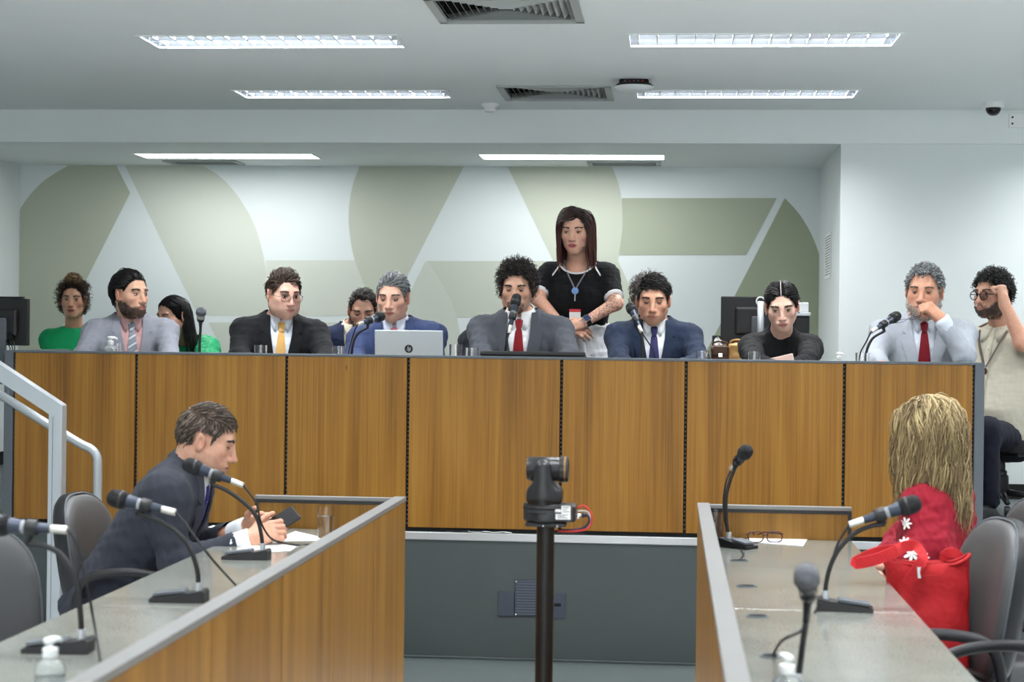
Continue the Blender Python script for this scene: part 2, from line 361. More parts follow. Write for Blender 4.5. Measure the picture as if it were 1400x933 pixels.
# added windows behind the viewer, out of view: area lights as frontal fill
for i, x in enumerate((-2.6, 0., 2.6)):
    w = MB()
    for q in ((-1.15, .95, 1.15, 1.0), (-1.15, 2.45, 1.15, 2.5), (-1.15, 1.0, -1.1, 2.45), (1.1, 1.0, 1.15, 2.45), (-.02, 1.0, .02, 2.45)): w.box((x + q[0], YB + .001, q[1]), (x + q[2], YB + .06, q[3]))
    struct('fill_window_%d' % (i + 1), w, M_ALU)
    o = area((x, YB + .03, 1.725), 2.18, 1.43, FILL_WINDOW_W); o.rotation_euler = (math.radians(90), 0, 0); o.data.color = (.95, .98, 1.)
# square air diffusers
M_VENT = mat('vent_grey', (168, 172, 170), .5); M_VENTD = mat('vent_dark', (46, 48, 47), .7)
for i, (x0, x1, y0, y1) in enumerate(VENTS):
    cx, cy, w = (x0 + x1) / 2, (y0 + y1) / 2, (x1 - x0) / 2; h = (y1 - y0) / 2
    t = thing('air_vent', ['square air vent at the top edge of the picture', 'square air vent beside the round black disc, near the beam'][i], 'vent', (cx, cy, ZT))
    fr = MB()
    for q in ((-w - .015, -h - .015, w + .015, -h + .02), (-w - .015, h - .02, w + .015, h + .015), (-w - .015, -h, -w + .02, h), (w - .02, -h, w + .015, h)): fr.box((q[0], q[1], -.008), (q[2], q[3], .01))
    obj('frame', fr, M_VENT, t)
    hs = MB(); dp = .12
    for P in ([(-w, -h, 0), (w, -h, 0), (w, -h, dp), (-w, -h, dp)], [(-w, h, 0), (w, h, 0), (w, h, dp), (-w, h, dp)], [(-w, -h, 0), (-w, h, 0), (-w, h, dp), (-w, -h, dp)], [(w, -h, 0), (w, h, 0), (w, h, dp), (w, -h, dp)], [(-w, -h, dp), (w, -h, dp), (w, h, dp), (-w, h, dp)]): hs.add(P, [(0, 1, 2, 3)])
    obj('duct', hs, M_VENTD, t, fix=False)
    for k in range(9):
        s = 1 - (k + .6) / 9.6; b = MB(); u, v = (w - .02) * s, (h - .02) * s; u2, v2 = u + .022, v + .022
        C4 = [(-1, -1), (1, -1), (1, 1), (-1, 1)]
        ring = [(a * u, c * v, .0) for a, c in C4] + [(a * u2, c * v2, .03) for a, c in C4] + [(a * u, c * v, -.0015) for a, c in C4] + [(a * u2, c * v2, .0285) for a, c in C4]
        F = [(j, (j + 1) % 4, 4 + (j + 1) % 4, 4 + j) for j in range(4)] + [(8 + j, 12 + j, 12 + (j + 1) % 4, 8 + (j + 1) % 4) for j in range(4)] + [(j, 8 + j, 8 + (j + 1) % 4, (j + 1) % 4) for j in range(4)]
        b.add(ring, F); obj('slat', b, M_VENT, t)
for i, (x0, x1, y0, y1) in enumerate(slim):
    cx, cy, w, h = (x0 + x1) / 2, (y0 + y1) / 2, (x1 - x0) / 2, (y1 - y0) / 2
    t = thing('slot_vent', ['slim grey slot vent behind the left strip light', 'slim grey slot vent above the standing woman'][i], 'vent', (cx, cy, ZL))
    fr = MB()
    for q in ((-w - .02, -h - .02, w + .02, -h + .012), (-w - .02, h - .012, w + .02, h + .02), (-w - .02, -h, -w + .012, h), (w - .012, -h, w + .02, h)): fr.box((q[0], q[1], -.008), (q[2], q[3], .006))
    obj('frame', fr, M_VENT, t); obj('duct', MB().box((-w, -h, .05), (w, h, .06)), M_VENTD, t)
    for k in range(7):
        y = -h + (k + .5) * 2 * h / 7; obj('slat', MB().prism([(-w, y - .012, .0), (-w, y + .012, .025), (-w, y + .012, .028), (-w, y - .012, .003)], (2 * w, 0, 0)), M_VENT, t)
# detector, dome camera, black access point, cover plate
p = at(670, 150, 9.95)
t = thing('smoke_detector', 'small round white smoke detector under the ceiling near the beam', 'smoke detector', (p[0], 9.95, ZT))
obj('base', MB().lathe([(.052, -.012), (.052, 0)], n=24), M_WHITE, t, smooth=True, angle=40)
obj('head', MB().lathe([(.012, -.046), (.03, -.044), (.036, -.034), (.04, -.012)], n=24), M_WHITE, t, smooth=True, angle=50)
sl = MB()
for k in range(10):
    a = k * math.pi / 5; sl.add(np.array([(.035, -.007, -.022), (.0395, -.007, -.022), (.0395, .007, -.03), (.035, .007, -.03)]) @ rotz(a).T, [(0, 1, 2, 3)])
obj('sensing_slots', sl, M_VENTD, t)
p = at(1358, 150, 9.9)
t = thing('dome_camera', 'small white dome security camera under the ceiling at the right', 'security camera', (p[0], 9.9, ZT))
obj('base', MB().lathe([(.056, -.03), (.058, -.026), (.058, 0)], n=24), M_WHITE, t, smooth=True, angle=40)
obj('dome', MB().lathe([(.004, -.072), (.02, -.069), (.033, -.058), (.041, -.042), (.043, -.03)], n=24), mat('smoked_dome', (20, 20, 22), .08), t, smooth=True)
t = thing('cover_plate', 'white blanking plate with two screws on the beam at the right edge', 'plate', (at(1390, 165, FW)[0], FW, at(1390, 165, FW)[2]))
obj('plate', MB().box((-.045, -.008, -.04), (.07, 0, .04), .003), M_WHITE, t)
for s in (-.018, .018): obj('screw', MB().lathe([(.006, 0), (.006, .003)], n=10, M=np.array([[1, 0, 0, -.025], [0, 0, -1, -.008], [0, 1, 0, s], [0, 0, 0, 1.]])), M_VENTD, t)
p = at(867, 122, 9.05)
t = thing('access_point', 'round black and white disc hanging under the ceiling right of the vent', 'access point', (p[0], 9.05, ZT))
obj('bracket', MB().box((-.075, -.06, -.022), (.075, .06, 0), .006), M_MATTE, t)
obj('housing', MB().lathe([(.10, -.032), (.1, -.03), (.088, -.018), (.085, -.016)], n=32), M_BLACK, t, smooth=True, angle=40)
obj('cover', MB().lathe([(.04, -.058), (.085, -.05), (.102, -.036), (.1, -.032)], n=32), M_CEIL, t, smooth=True, angle=60)
for k in range(5): obj('cable_clip', MB().box((-.05 + .022 * k, -.075, -.02), (-.04 + .022 * k, -.06, -.008)), mat('red_clip', (150, 40, 30), .6) if k % 3 == 1 else M_SLATE, t)
# notice sheet on the side wall of the recess
t = thing('notice_sheet', 'printed notice sheet taped to the side wall of the recess', 'notice', (XN - .002, 10.95, 2.0))
obj('sheet', MB().box((-.002, -.2, -.16), (0, .2, .12)), M_PAPER, t)
pr = MB(); rnd = random.Random(5)
for k in range(15):
    z = .095 - k * .0165; x = -.17
    while x < .14:
        w = rnd.uniform(.02, .06); pr.box((-.0026, x, z), (-.002, min(x + w, .16), z + .006)); x += w + rnd.uniform(.01, .03)
obj('printed_lines', pr, M_INK, t)

# ------------------------------------------------------------------ the dais desk
dz0, dz1 = .592, 1.368
X0, X1 = -3.005, 1.318
t = thing('dais_desk', 'long high wood panelled desk on the platform', 'desk', (-.85, D, ZS), world=True)
edges = [20, 187, 392, 558, 767, 937, 1153, 1330]
xe = [at(e, 600, D)[0] for e in edges]
for i in range(7): obj('front_panel', MB().box((xe[i] + .0065, D - .02, dz0), (xe[i + 1] - .0065, D, dz1 - .012), .002), M_WOOD, t)
# slotted black rails seen in the joints
for i in range(0, 8):
    b = MB().box((xe[i] - .02, D + .0005, dz0 - .01), (xe[i] + .02, D + .012, dz1 - .012)); 
    obj('joint_rail', b, M_MATTE, t)
    s = MB()
    for k in range(38): z = dz0 + .012 + k * .0198; s.box((xe[i] - .003, D - .004, z), (xe[i] + .003, D + .001, z + .008))
    obj('joint_teeth', s, M_SLATE, t)
obj('top_edge', MB().box((X0 - .02, D - .022, dz1 - .012), (X1 + .045, D + .02, dz1), .002), M_SLATE, t)
obj('worktop', MB().box((X0, D + .02, 1.27), (X1, D + .75, 1.305), .003), M_LAM, t)
obj('modesty_board', MB().box((X0, D + .013, ZS), (X1, D + .02, dz1 - .02)), M_MATTE, t)
obj('end_post', MB().box((X1 + .008, D - .02, ZS), (X1 + .05, D + .75, dz1 - .001), .003), M_SLATE, t)
obj('end_post', MB().box((X0 - .055, D - .02, ZS), (X0 - .012, D + .75, dz1 - .001), .003), M_SLATE, t)
obj('plinth_rail', MB().box((X0, D - .006, ZS + .003), (X1, D + .0, dz0 - .002)), M_MATTE, t)
# wires lying in the gap under the panels
for k, (a, b) in enumerate(((640, 700), (610, 690), (735, 800))):
    pts = [at(a + (b - a) * u, 722 + 2.5 * math.sin(5 * u + k), D - .03) for u in np.linspace(0, 1, 6)]
    for q in pts: q[2] = .576 + .004 * abs(math.sin(q[0] * 40))
    tag(obj('loose_cable', MB().tube(smoothpath(pts, 5), .0025, 6), [M_WHITE, M_BLACK, M_BLACK][k], smooth=True), ['thin white cable lying in the gap under the dais panels', 'thin dark cable under the dais panels, left of the camera pole', 'thin dark cable under the dais panels, right of the camera pole'][k], 'cable')

# steel wall plates on the plinth
M_PLATE = mat('blue_grey_plate', (66, 72, 84), .45, .2)
p0, p1 = at(681, 809, D), at(703, 843, D)
tag(obj('blank_wall_plate', MB().box((p0[0], D - .008, p1[2]), (p1[0], D, p0[2]), .003), M_PLATE), 'plain dark blank plate on the plinth, left of the patterned plate', 'wall plate')
p0, p1 = at(704, 793, D), at(735, 843, D)
t = thing('speaker_plate', 'dark perforated plate on the plinth behind the camera pole', 'wall plate', ((p0[0] + p1[0]) / 2, D, p1[2]), world=True)
obj('plate', MB().box((p0[0], D - .008, p1[2]), (p1[0], D, p0[2]), .003), M_PLATE, t)
s = MB()
for i in range(8):
    for j in range(12):
        x = p0[0] + .006 + (i + .5 * (j % 2)) * (p1[0] - p0[0] - .014) / 8; z = p1[2] + .008 + j * (p0[2] - p1[2] - .014) / 12
        s.box((x, D - .0095, z), (x + .008, D - .008, z + .0035))
obj('ribs', s, mat('plate_rib', (104, 112, 124), .4, .3), t)
for a in (0, 1): obj('screw', MB().box((p0[0] + .004, D - .0105, p1[2] + .004 + a * (p0[2] - p1[2] - .014)), (p0[0] + .010, D - .008, p1[2] + .010 + a * (p0[2] - p1[2] - .014))), M_CHROME, t)
p0, p1 = at(757, 811, D), at(773, 846, D)
t = thing('socket_plate', 'dark socket plate on the plinth, right of the camera pole', 'wall plate', ((p0[0] + p1[0]) / 2, D, p1[2]), world=True)
obj('plate', MB().box((p0[0], D - .008, p1[2]), (p1[0], D, p0[2]), .003), M_PLATE, t)
obj('socket', MB().box((p0[0] + .003, D - .012, p1[2] + .055), (p0[0] + .034, D - .008, p1[2] + .068), .003), M_MATTE, t)

# ------------------------------------------------------------------ the two lower desks
def lower_desk(side, label):
    # side=-1 left desk (aisle face at x=-.95), side=+1 right desk (aisle face at x=.10)
    xa, xo = (-.95, -1.5) if side < 0 else (.10, .64)
    s = 1 if xo > xa else -1; YE, YN = 6.29, .9
    t = thing('committee_desk', label, 'desk', ((xa + xo) / 2, 4., 0), world=True)
    n = 8; L = (YE - YN) / n
    for i in range(n): 
        y0 = YN + i * L; obj('aisle_panel', MB().box((xa, y0 + .0015, .03), (xa + s * .022, y0 + L - .0015, .855), .0015), M_WOOD2, t)
    obj('aisle_back', MB().box((xa + s * .0221, YN, 0), (xa + s * .03, YE - .02, .855)), M_DARKEDGE, t)
    obj('top_rail', MB().box((xa - s * .002, YN, .856), (xa + s * .042, YE + .002, .872), .002), M_GREYRAIL, t)
    obj('end_panel', MB().box((xa + s * .03, YE - .02, .03), (xo - s * .012, YE, .853), .0015), M_WOOD2, t)
    obj('end_rail', MB().box((xa + s * .042, YE - .024, .854), (xo, YE + .002, .868), .002), M_GREYRAIL, t)
    obj('end_rail_shadow_gap', MB().box((xa + s * .045, YE - .0225, .842), (xo - s * .002, YE - .0205, .854)), M_DARKEDGE, t)
    obj('end_edge', MB().box((xo - s * .012, YE - .024, .0), (xo, YE + .001, .854)), M_DARKEDGE, t)
    cuts = [YN, 2.1, 3.35, 4.62, 5.45, YE - .025] if side > 0 else [YN, 2.2, 3.3, 4.4, 5.35, YE - .025]
    for a, b in zip(cuts[:-1], cuts[1:]): obj('worktop', MB().box((xa + s * .03, a + .0012, .722), (xo, b - .0012, .75), .0012), M_LAM, t)
    for y in (1.2, 3.4, 5.8): obj('leg_panel', MB().box((xa + s * .035, y - .012, 0), (xo - s * .08, y + .012, .722)), M_DARKEDGE, t)
    return t
lower_desk(-1, 'long committee desk with wooden aisle panels, at the left')
rd = lower_desk(1, 'long committee desk with grey top, at the right')
for px, py, r in ((1021, 802, 13), (1036, 843, 15), (1057, 898, 18), (1011, 767, 11)):
    p = atz(px, py, .75); R = .03
    tg = thing('cable_grommet', {1021: 'dark round cable grommet in the right desk, second from the far end', 1036: 'dark round cable grommet in the right desk, third from the far end', 1057: 'dark cable grommet with a cable, nearest on the right desk', 1011: 'dark cable grommet beside the tall microphone base'}[px], 'grommet', (p[0], p[1], .7502))
    obj('ring', MB().lathe([(R, 0), (R, .002), (R * .8, .002)], n=22, caps=False), M_SLATE, tg); obj('cap', MB().lathe([(R * .8, .0005), (R * .8, .0012)], n=22), M_MATTE, tg)

# ------------------------------------------------------------------ hand rails by the steps
t = thing('guard_rail', 'square white metal guard rail of the side steps', 'railing', tuple(at(80, 900, 7.0) * V3(1, 1, 0)), world=True)
pc = at(79, 560, 7.0); ps = at(-60, 468, 7.0); w = .03
a = pc + V3(0, 0, .0)
def sqbar(A, B, w, up): # square bar between points
    A, B = np.array(A), np.array(B); d = (B - A) / np.linalg.norm(B - A); u = np.array(up, float); u = u - d * (u @ d); u /= np.linalg.norm(u); v = np.cross(d, u); return MB().prism([A + w * (u + v), A + w * (u - v), A - w * (u + v), A - w * (u - v)], B - A)
dsl = (pc - ps)
obj('post', MB().box((pc[0] - w * .97, 7.0 - w * .97, 0), (pc[0] + w * .97, 7.0 + w * .97, pc[2] + .018), .004), M_WALU, t)
obj('top_bar', sqbar(ps, pc + dsl / np.linalg.norm(dsl) * .012, w, (0, 0, 1)), M_WALU, t)
obj('edge_groove', MB().box((pc[0] - w * .35, 7.0 - w - .001, 0), (pc[0] - w * .3, 7.0 - w, pc[2] - .03)), M_SLATE, t)
obj('base_flange', MB().box((pc[0] - .06, 6.94, 0), (pc[0] + .06, 7.06, .012), .002), M_WALU, t)
pt = [at(-60, 503, 7.3), at(60, 577, 7.3), at(108, 606, 7.3), at(124, 614, 7.3), at(132, 624, 7.3), at(133.5, 640, 7.3), at(133, 700, 7.3)]
q = pt[-1].copy(); q[2] = 0; pt.append(q)
t = thing('hand_rail', 'round tubular hand rail bending down beside the dais', 'railing', tuple(q), world=True)
P = np.vstack([[pt[0]], smoothpath(pt[1:7], 6), [pt[7]]])
obj('tube', MB().tube(P, .019, 14), M_WALU, t, smooth=True)
obj('base_flange', MB().lathe([(.045, 0), (.045, .01), (.02, .014)], c=q, n=20), M_WALU, t)

# ------------------------------------------------------------------ implicit bodies: smooth unions meshed on a graded grid
class SDF:
    def __init__(s): s.ops = []
    def ell(s, c, r, R=None, k=.02, sub=False): s.ops.append(('e', (np.array(c, float), np.array(r, float), np.eye(3) if R is None else np.array(R, float)), k, sub)); return s
    def cone(s, a, b, ra, rb, k=.02, sub=False): s.ops.append(('c', (np.array(a, float), np.array(b, float), ra, rb), k, sub)); return s
    def loft(s, tab, o, R, k=.03, e=2.4, sub=False): s.ops.append(('l', (np.array(tab, float), np.array(o, float), np.array(R, float), e), k, sub)); return s
    def box(s, c, h, R=None, r=.01, k=.01, sub=False): s.ops.append(('b', (np.array(c, float), np.array(h, float), np.eye(3) if R is None else np.array(R, float), r), k, sub)); return s
    @staticmethod
    def aabb(o):
        t, d = o[0], o[1]
        if t == 'e': e = np.sqrt(((d[2] * d[1][None, :]) ** 2).sum(1)); return d[0] - e, d[0] + e
        if t == 'c': return np.minimum(d[0] - d[2], d[1] - d[3]), np.maximum(d[0] + d[2], d[1] + d[3])
        if t == 'b':
            e = np.abs(d[2]) @ (d[1]); return d[0] - e, d[0] + e
        T = d[0]; a = T[:, 1].max(); b = (np.abs(T[:, 3]) + T[:, 2]).max()
        P = np.array([(x, y, z) for x in (-a, a) for y in (-b, b) for z in (T[0, 0], T[-1, 0])]) @ d[2].T + d[1]; return P.min(0), P.max(0)
    @staticmethod
    def dist(o, X, Y, Z):
        t, d = o[0], o[1]
        if t == 'c':
            a, b, ra, rb = d; ba = b - a; L2 = ba @ ba + 1e-12
            x, y, z = X - a[0], Y - a[1], Z - a[2]; h = np.clip((x * ba[0] + y * ba[1] + z * ba[2]) / L2, 0, 1)
            return np.sqrt((x - h * ba[0]) ** 2 + (y - h * ba[1]) ** 2 + (z - h * ba[2]) ** 2) - (ra + (rb - ra) * h)
        c, R = (d[0], d[2]) if t != 'l' else (d[1], d[2])
        x, y, z = X - c[0], Y - c[1], Z - c[2]
        u, v, w = (R[0, i] * x + R[1, i] * y + R[2, i] * z for i in range(3))
        if t == 'e':
            r = d[1]; u, v, w = u / r[0], v / r[1], w / r[2]; k0 = np.sqrt(u * u + v * v + w * w) + 1e-9; k1 = np.sqrt((u / r[0]) ** 2 + (v / r[1]) ** 2 + (w / r[2]) ** 2) + 1e-9
            return k0 * (k0 - 1) / k1
        if t == 'b':
            h, r = d[1] - d[3], d[3]; qx, qy, qz = np.abs(u) - h[0], np.abs(v) - h[1], np.abs(w) - h[2]
            return np.sqrt(np.maximum(qx, 0) ** 2 + np.maximum(qy, 0) ** 2 + np.maximum(qz, 0) ** 2) + np.minimum(np.maximum(qx, np.maximum(qy, qz)), 0) - r
        T, e = d[0], d[3]; wc = np.clip(w, T[0, 0], T[-1, 0])
        a = np.interp(wc, T[:, 0], T[:, 1]); b = np.interp(wc, T[:, 0], T[:, 2]); yc = np.interp(wc, T[:, 0], T[:, 3])
        q = (np.abs(u / a) ** e + np.abs((v - yc) / b) ** e + 1e-12) ** (1 / e)
        dd = (q - 1) * np.minimum(a, b); dz = np.maximum(np.maximum(T[0, 0] - w, w - T[-1, 0]), 0)
        return np.where(dz > 0, np.sqrt(np.maximum(dd, 0) ** 2 + dz * dz), np.maximum(dd, -np.minimum(w - T[0, 0], T[-1, 0] - w) if False else dd))
    def bounds(s):
        B = [s.aabb(o) for o in s.ops if not o[3]]; return np.min([b[0] for b in B], 0), np.max([b[1] for b in B], 0)
    def eval(s, P):
        f = np.full(len(P), 1.)
        for o in s.ops: f = s.comb(f, s.dist(o, P[:, 0], P[:, 1], P[:, 2]), o[2], o[3])
        return f
    @staticmethod
    def comb(f, d, k, sub):
        if sub: d = -d; h = np.maximum(k - np.abs(f - d), 0) / k; return np.maximum(f, d) + h * h * k * .25
        h = np.maximum(k - np.abs(f - d), 0) / k; return np.minimum(f, d) - h * h * k * .25
    def mesh(s, coarse, fine=()):
        """fine: list of (lo, hi, step) boxes; the grid is graded along each axis"""
        lo, hi = s.bounds(); ax = []
        for i in range(3):
            x = lo[i] - coarse * 1.5; A = [x]
            while x < hi[i] + coarse * 1.5:
                st = coarse
                for (a, b, h) in fine:
                    if a[i] - coarse < x < b[i]: st = min(st, h)
                x += st; A.append(x)
            ax.append(np.array(A))
        f = np.full([len(a) for a in ax], 1., np.float32)
        for o in s.ops:
            a, b = s.aabb(o); m = max(o[2], coarse * 2.5) + .004; sl = []
            for i in range(3): sl.append(slice(max(0, np.searchsorted(ax[i], a[i] - m) - 1), np.searchsorted(ax[i], b[i] + m) + 1))
            X, Y, Z = ax[0][sl[0]][:, None, None], ax[1][sl[1]][None, :, None], ax[2][sl[2]][None, None, :]
            sl = tuple(sl); f[sl] = s.comb(f[sl], s.dist(o, X, Y, Z), o[2], o[3])
        return snet(f, ax)
    def trace(s, P, dirn, n=40):
        P = np.array(P, float); dirn = np.array(dirn, float); t = np.zeros(len(P))
        for _ in range(n): t += np.clip(s.eval(P + t[:, None] * dirn), -.05, .2) * .85
        return P + t[:, None] * dirn

_CO = np.array([(i, j, k) for i in (0, 1) for j in (0, 1) for k in (0, 1)])
_ED = [(a, b) for a in range(8) for b in range(a + 1, 8) if np.abs(_CO[a] - _CO[b]).sum() == 1]
def snet(f, ax):
    s = f < 0; n = s.shape; an = np.zeros([x - 1 for x in n], bool); al = np.ones([x - 1 for x in n], bool)
    for c in _CO:
        q = s[c[0]:n[0] - 1 + c[0], c[1]:n[1] - 1 + c[1], c[2]:n[2] - 1 + c[2]]; an |= q; al &= q
    act = an & ~al; idx = np.argwhere(act); ids = np.full(act.shape, -1, np.int32); ids[act] = np.arange(len(idx))
    g = np.stack([f[idx[:, 0] + c[0], idx[:, 1] + c[1], idx[:, 2] + c[2]] for c in _CO], 1)
    cp = np.stack([np.stack([ax[i][idx[:, i] + c[i]] for i in range(3)], 1) for c in _CO], 1)
    acc = np.zeros((len(idx), 3)); cnt = np.zeros(len(idx))
    for a, b in _ED:
        va, vb = g[:, a], g[:, b]; x = (va < 0) != (vb < 0); t = np.where(x, va / np.where(x, va - vb, 1), 0)
        acc += np.where(x[:, None], cp[:, a] + t[:, None] * (cp[:, b] - cp[:, a]), 0); cnt += x
    V = acc / np.maximum(cnt, 1)[:, None]; Q = []
    for d in range(3):
        u, v = (d + 1) % 3, (d + 2) % 3
        sa = [slice(None)] * 3; sb = [slice(None)] * 3; sa[d] = slice(0, -1); sb[d] = slice(1, None)
        x = s[tuple(sa)] != s[tuple(sb)]; e = np.argwhere(x); e = e[(e[:, u] > 0) & (e[:, v] > 0) & (e[:, u] < n[u] - 1) & (e[:, v] < n[v] - 1)]
        du = np.zeros(3, int); du[u] = 1; dv = np.zeros(3, int); dv[v] = 1
        c = [e - du - dv, e - dv, e, e - du]; q = np.stack([ids[k[:, 0], k[:, 1], k[:, 2]] for k in c], 1)
        flip = ~s[e[:, 0], e[:, 1], e[:, 2]]; q[flip] = q[flip][:, ::-1]; Q.append(q)
    return V, np.vstack(Q)
def relax(V, F, it=2, w=.5):
    F = np.asarray(F); E = np.vstack([F[:, [0, 1]], F[:, [1, 2]], F[:, [2, 3]], F[:, [3, 0]]]); E = np.vstack([E, E[:, ::-1]]); n = np.bincount(E[:, 0], minlength=len(V))[:, None]
    for _ in range(it):
        A = np.stack([np.bincount(E[:, 0], V[E[:, 1], k], len(V)) for k in range(3)], 1); V = V + w * (A / np.maximum(n, 1) - V)
    return V
def vnormals(V, F):
    F = np.asarray(F); n = np.cross(V[F[:, 2]] - V[F[:, 0]], V[F[:, 3]] - V[F[:, 1]]); N = np.zeros_like(V)
    for i in range(4): np.add.at(N, F[:, i], n)
    return N / (np.linalg.norm(N, axis=1)[:, None] + 1e-12)
_rg = np.random.default_rng(3)
_WD = _rg.normal(size=(10, 3)); _WP = _rg.uniform(0, 6.28, 10)
def wob(P, wl, seed=0):
    """smooth noise about -1..1, wavelength wl"""
    o = np.zeros(len(P))
    for i in range(10): o += np.sin(P @ _WD[(i + seed) % 10] * (4.2 / wl) * (1 + .13 * i) + _WP[(i * 3 + seed) % 10] + 1.7 * np.sin(P @ _WD[(i + 3 + seed) % 10] * (2. / wl)))
    return o / 4.
def quadmesh(name, V, F, m, parent, col=None, label=None):
    V = np.asarray(V, float); F = np.asarray(F, np.int32)
    used = np.unique(F); mp = np.full(len(V), -1, np.int32); mp[used] = np.arange(len(used)); V = V[used]; F = mp[F]
    if col is not None: col = np.asarray(col)[used]
    if parent is not None and parent.get('_o') is not None: V = V - np.array(parent['_o'])
    k = F.shape[1]; me = bpy.data.meshes.new(name); me.vertices.add(len(V)); me.vertices.foreach_set('co', V.astype(np.float32).ravel()); me.loops.add(F.size); me.loops.foreach_set('vertex_index', F.ravel())
    me.polygons.add(len(F)); me.polygons.foreach_set('loop_start', np.arange(0, F.size, k, dtype=np.int32)); me.polygons.foreach_set('use_smooth', np.ones(len(F), bool)); me.update(calc_edges=True); me.validate()
    me.materials.append(m)
    if col is not None:
        a = me.attributes.new('Col', 'FLOAT_COLOR', 'POINT'); c = np.ones((len(V), 4), np.float32); c[:, :3] = col; a.data.foreach_set('color', c.ravel())
    o = bpy.data.objects.new(name, me); COL.objects.link(o); o.parent = parent
    if parent is not None and parent.get('_o') is not None: o['_o'] = list(parent['_o'])
    if label: o['label'] = label
    return o

# ------------------------------------------------------------------ people
M_SKIN = mat('skin', (200, 150, 125), .48, vcol=True, spec=.4, sss=.12, bump=.03, bscale=350)
M_HAIR = mat('hair', (30, 25, 22), .45, vcol=True, spec=.45)
M_EYE = mat('eyeball', (230, 230, 230), .12, vcol=True)
class Frame:
    def __init__(s, o, R, sc=1.): s.o = np.array(o, float); s.R = np.array(R, float); s.s = sc
    def p(s, *a):
        q = np.array(a[0] if len(a) == 1 else a, float); return s.o + (q * s.s) @ s.R.T
    def inv(s, P): return (np.asarray(P) - s.o) @ s.R / s.s
    def d(s, *a): return np.array(a, float) @ s.R.T
SCALP_C = np.array([0, .013, .022]); SCALP_R = np.array([.0765, .096, .094])
def hair_line(P, pts):
    ang = np.degrees(np.arctan2(np.abs(P[:, 0]), -(P[:, 1] - .0))); return np.interp(ang, [a for a, _ in pts], [z for _, z in pts])
HL_MAN = [(0, .066), (25, .064), (40, .05), (52, .03), (60, .0), (72, -.018), (80, .0), (86, .028), (104, .03), (112, -.01), (125, -.06), (180, -.078)]
HL_RECEDE = [(0, .074), (18, .08), (34, .076), (48, .045), (60, .008), (70, -.02), (80, .0), (86, .028), (104, .03), (112, -.01), (125, -.06), (180, -.078)]
HL_WOMAN = [(0, .07), (20, .066), (40, .045), (56, .01), (70, -.03), (85, -.05), (110, -.06), (180, -.085)]

def hand(S, W, R, side, curls=(.5, .55, .6, .7), thumb=.5, sc=1., spread=.10, k=.006):
    """W wrist, R columns: x across (thumb side for side=+1), y along the fingers, z back of the hand; fingers curl to -z"""
    F = Frame(W, R, sc); sd = side
    S.box(F.p(0, .05, 0), np.array([.036, .046, .0125]) * sc, R, .011 * sc, .012)
    S.cone(F.p(0, -.01, 0), F.p(0, .03, 0), .024 * sc, .024 * sc, .02)
    S.ell(F.p(.024 * sd, .035, -.008), np.array([.016, .03, .013]) * sc, R, .012)
    bx = [.028, .0095, -.0095, -.027]; ln = [(.042, .026, .021), (.046, .030, .022), (.043, .028, .021), (.034, .021, .019)]
    tips = []
    for i in range(4):
        p = np.array([bx[i] * sd, .088 - .004 * abs(i - 1.3), .0]); a = 0.; sp = (1.5 - i) * spread * sd * .7
        for j, L in enumerate(ln[i]):
            a += curls[i] * (1.0, 1.25, .75)[j]
            d = np.array([math.sin(sp) * math.cos(a), math.cos(sp) * math.cos(a), -math.sin(a)]); q = p + d * L
            r0, r1 = (.0098, .0088, .0080, .0070)[j], (.0098, .0088, .0080, .0070)[j + 1]
            S.cone(F.p(p), F.p(q), r0 * sc * (.9 if i == 3 else 1), r1 * sc * (.9 if i == 3 else 1), k); p = q
        tips.append(F.p(p))
    p = np.array([.026 * sd, .018, -.004]); t = thumb
    for j, (L, a) in enumerate(((.044, .75), (.032, .45), (.026, .25))):
        d = np.array([math.sin(a) * sd, math.cos(a), -math.sin(t) * (.6 + .35 * j)]); d /= np.linalg.norm(d); q = p + d * L
        S.cone(F.p(p), F.p(q), (.0125, .0105, .0095)[j] * sc, (.0105, .0095, .008)[j] * sc, k); p = q
    return tips

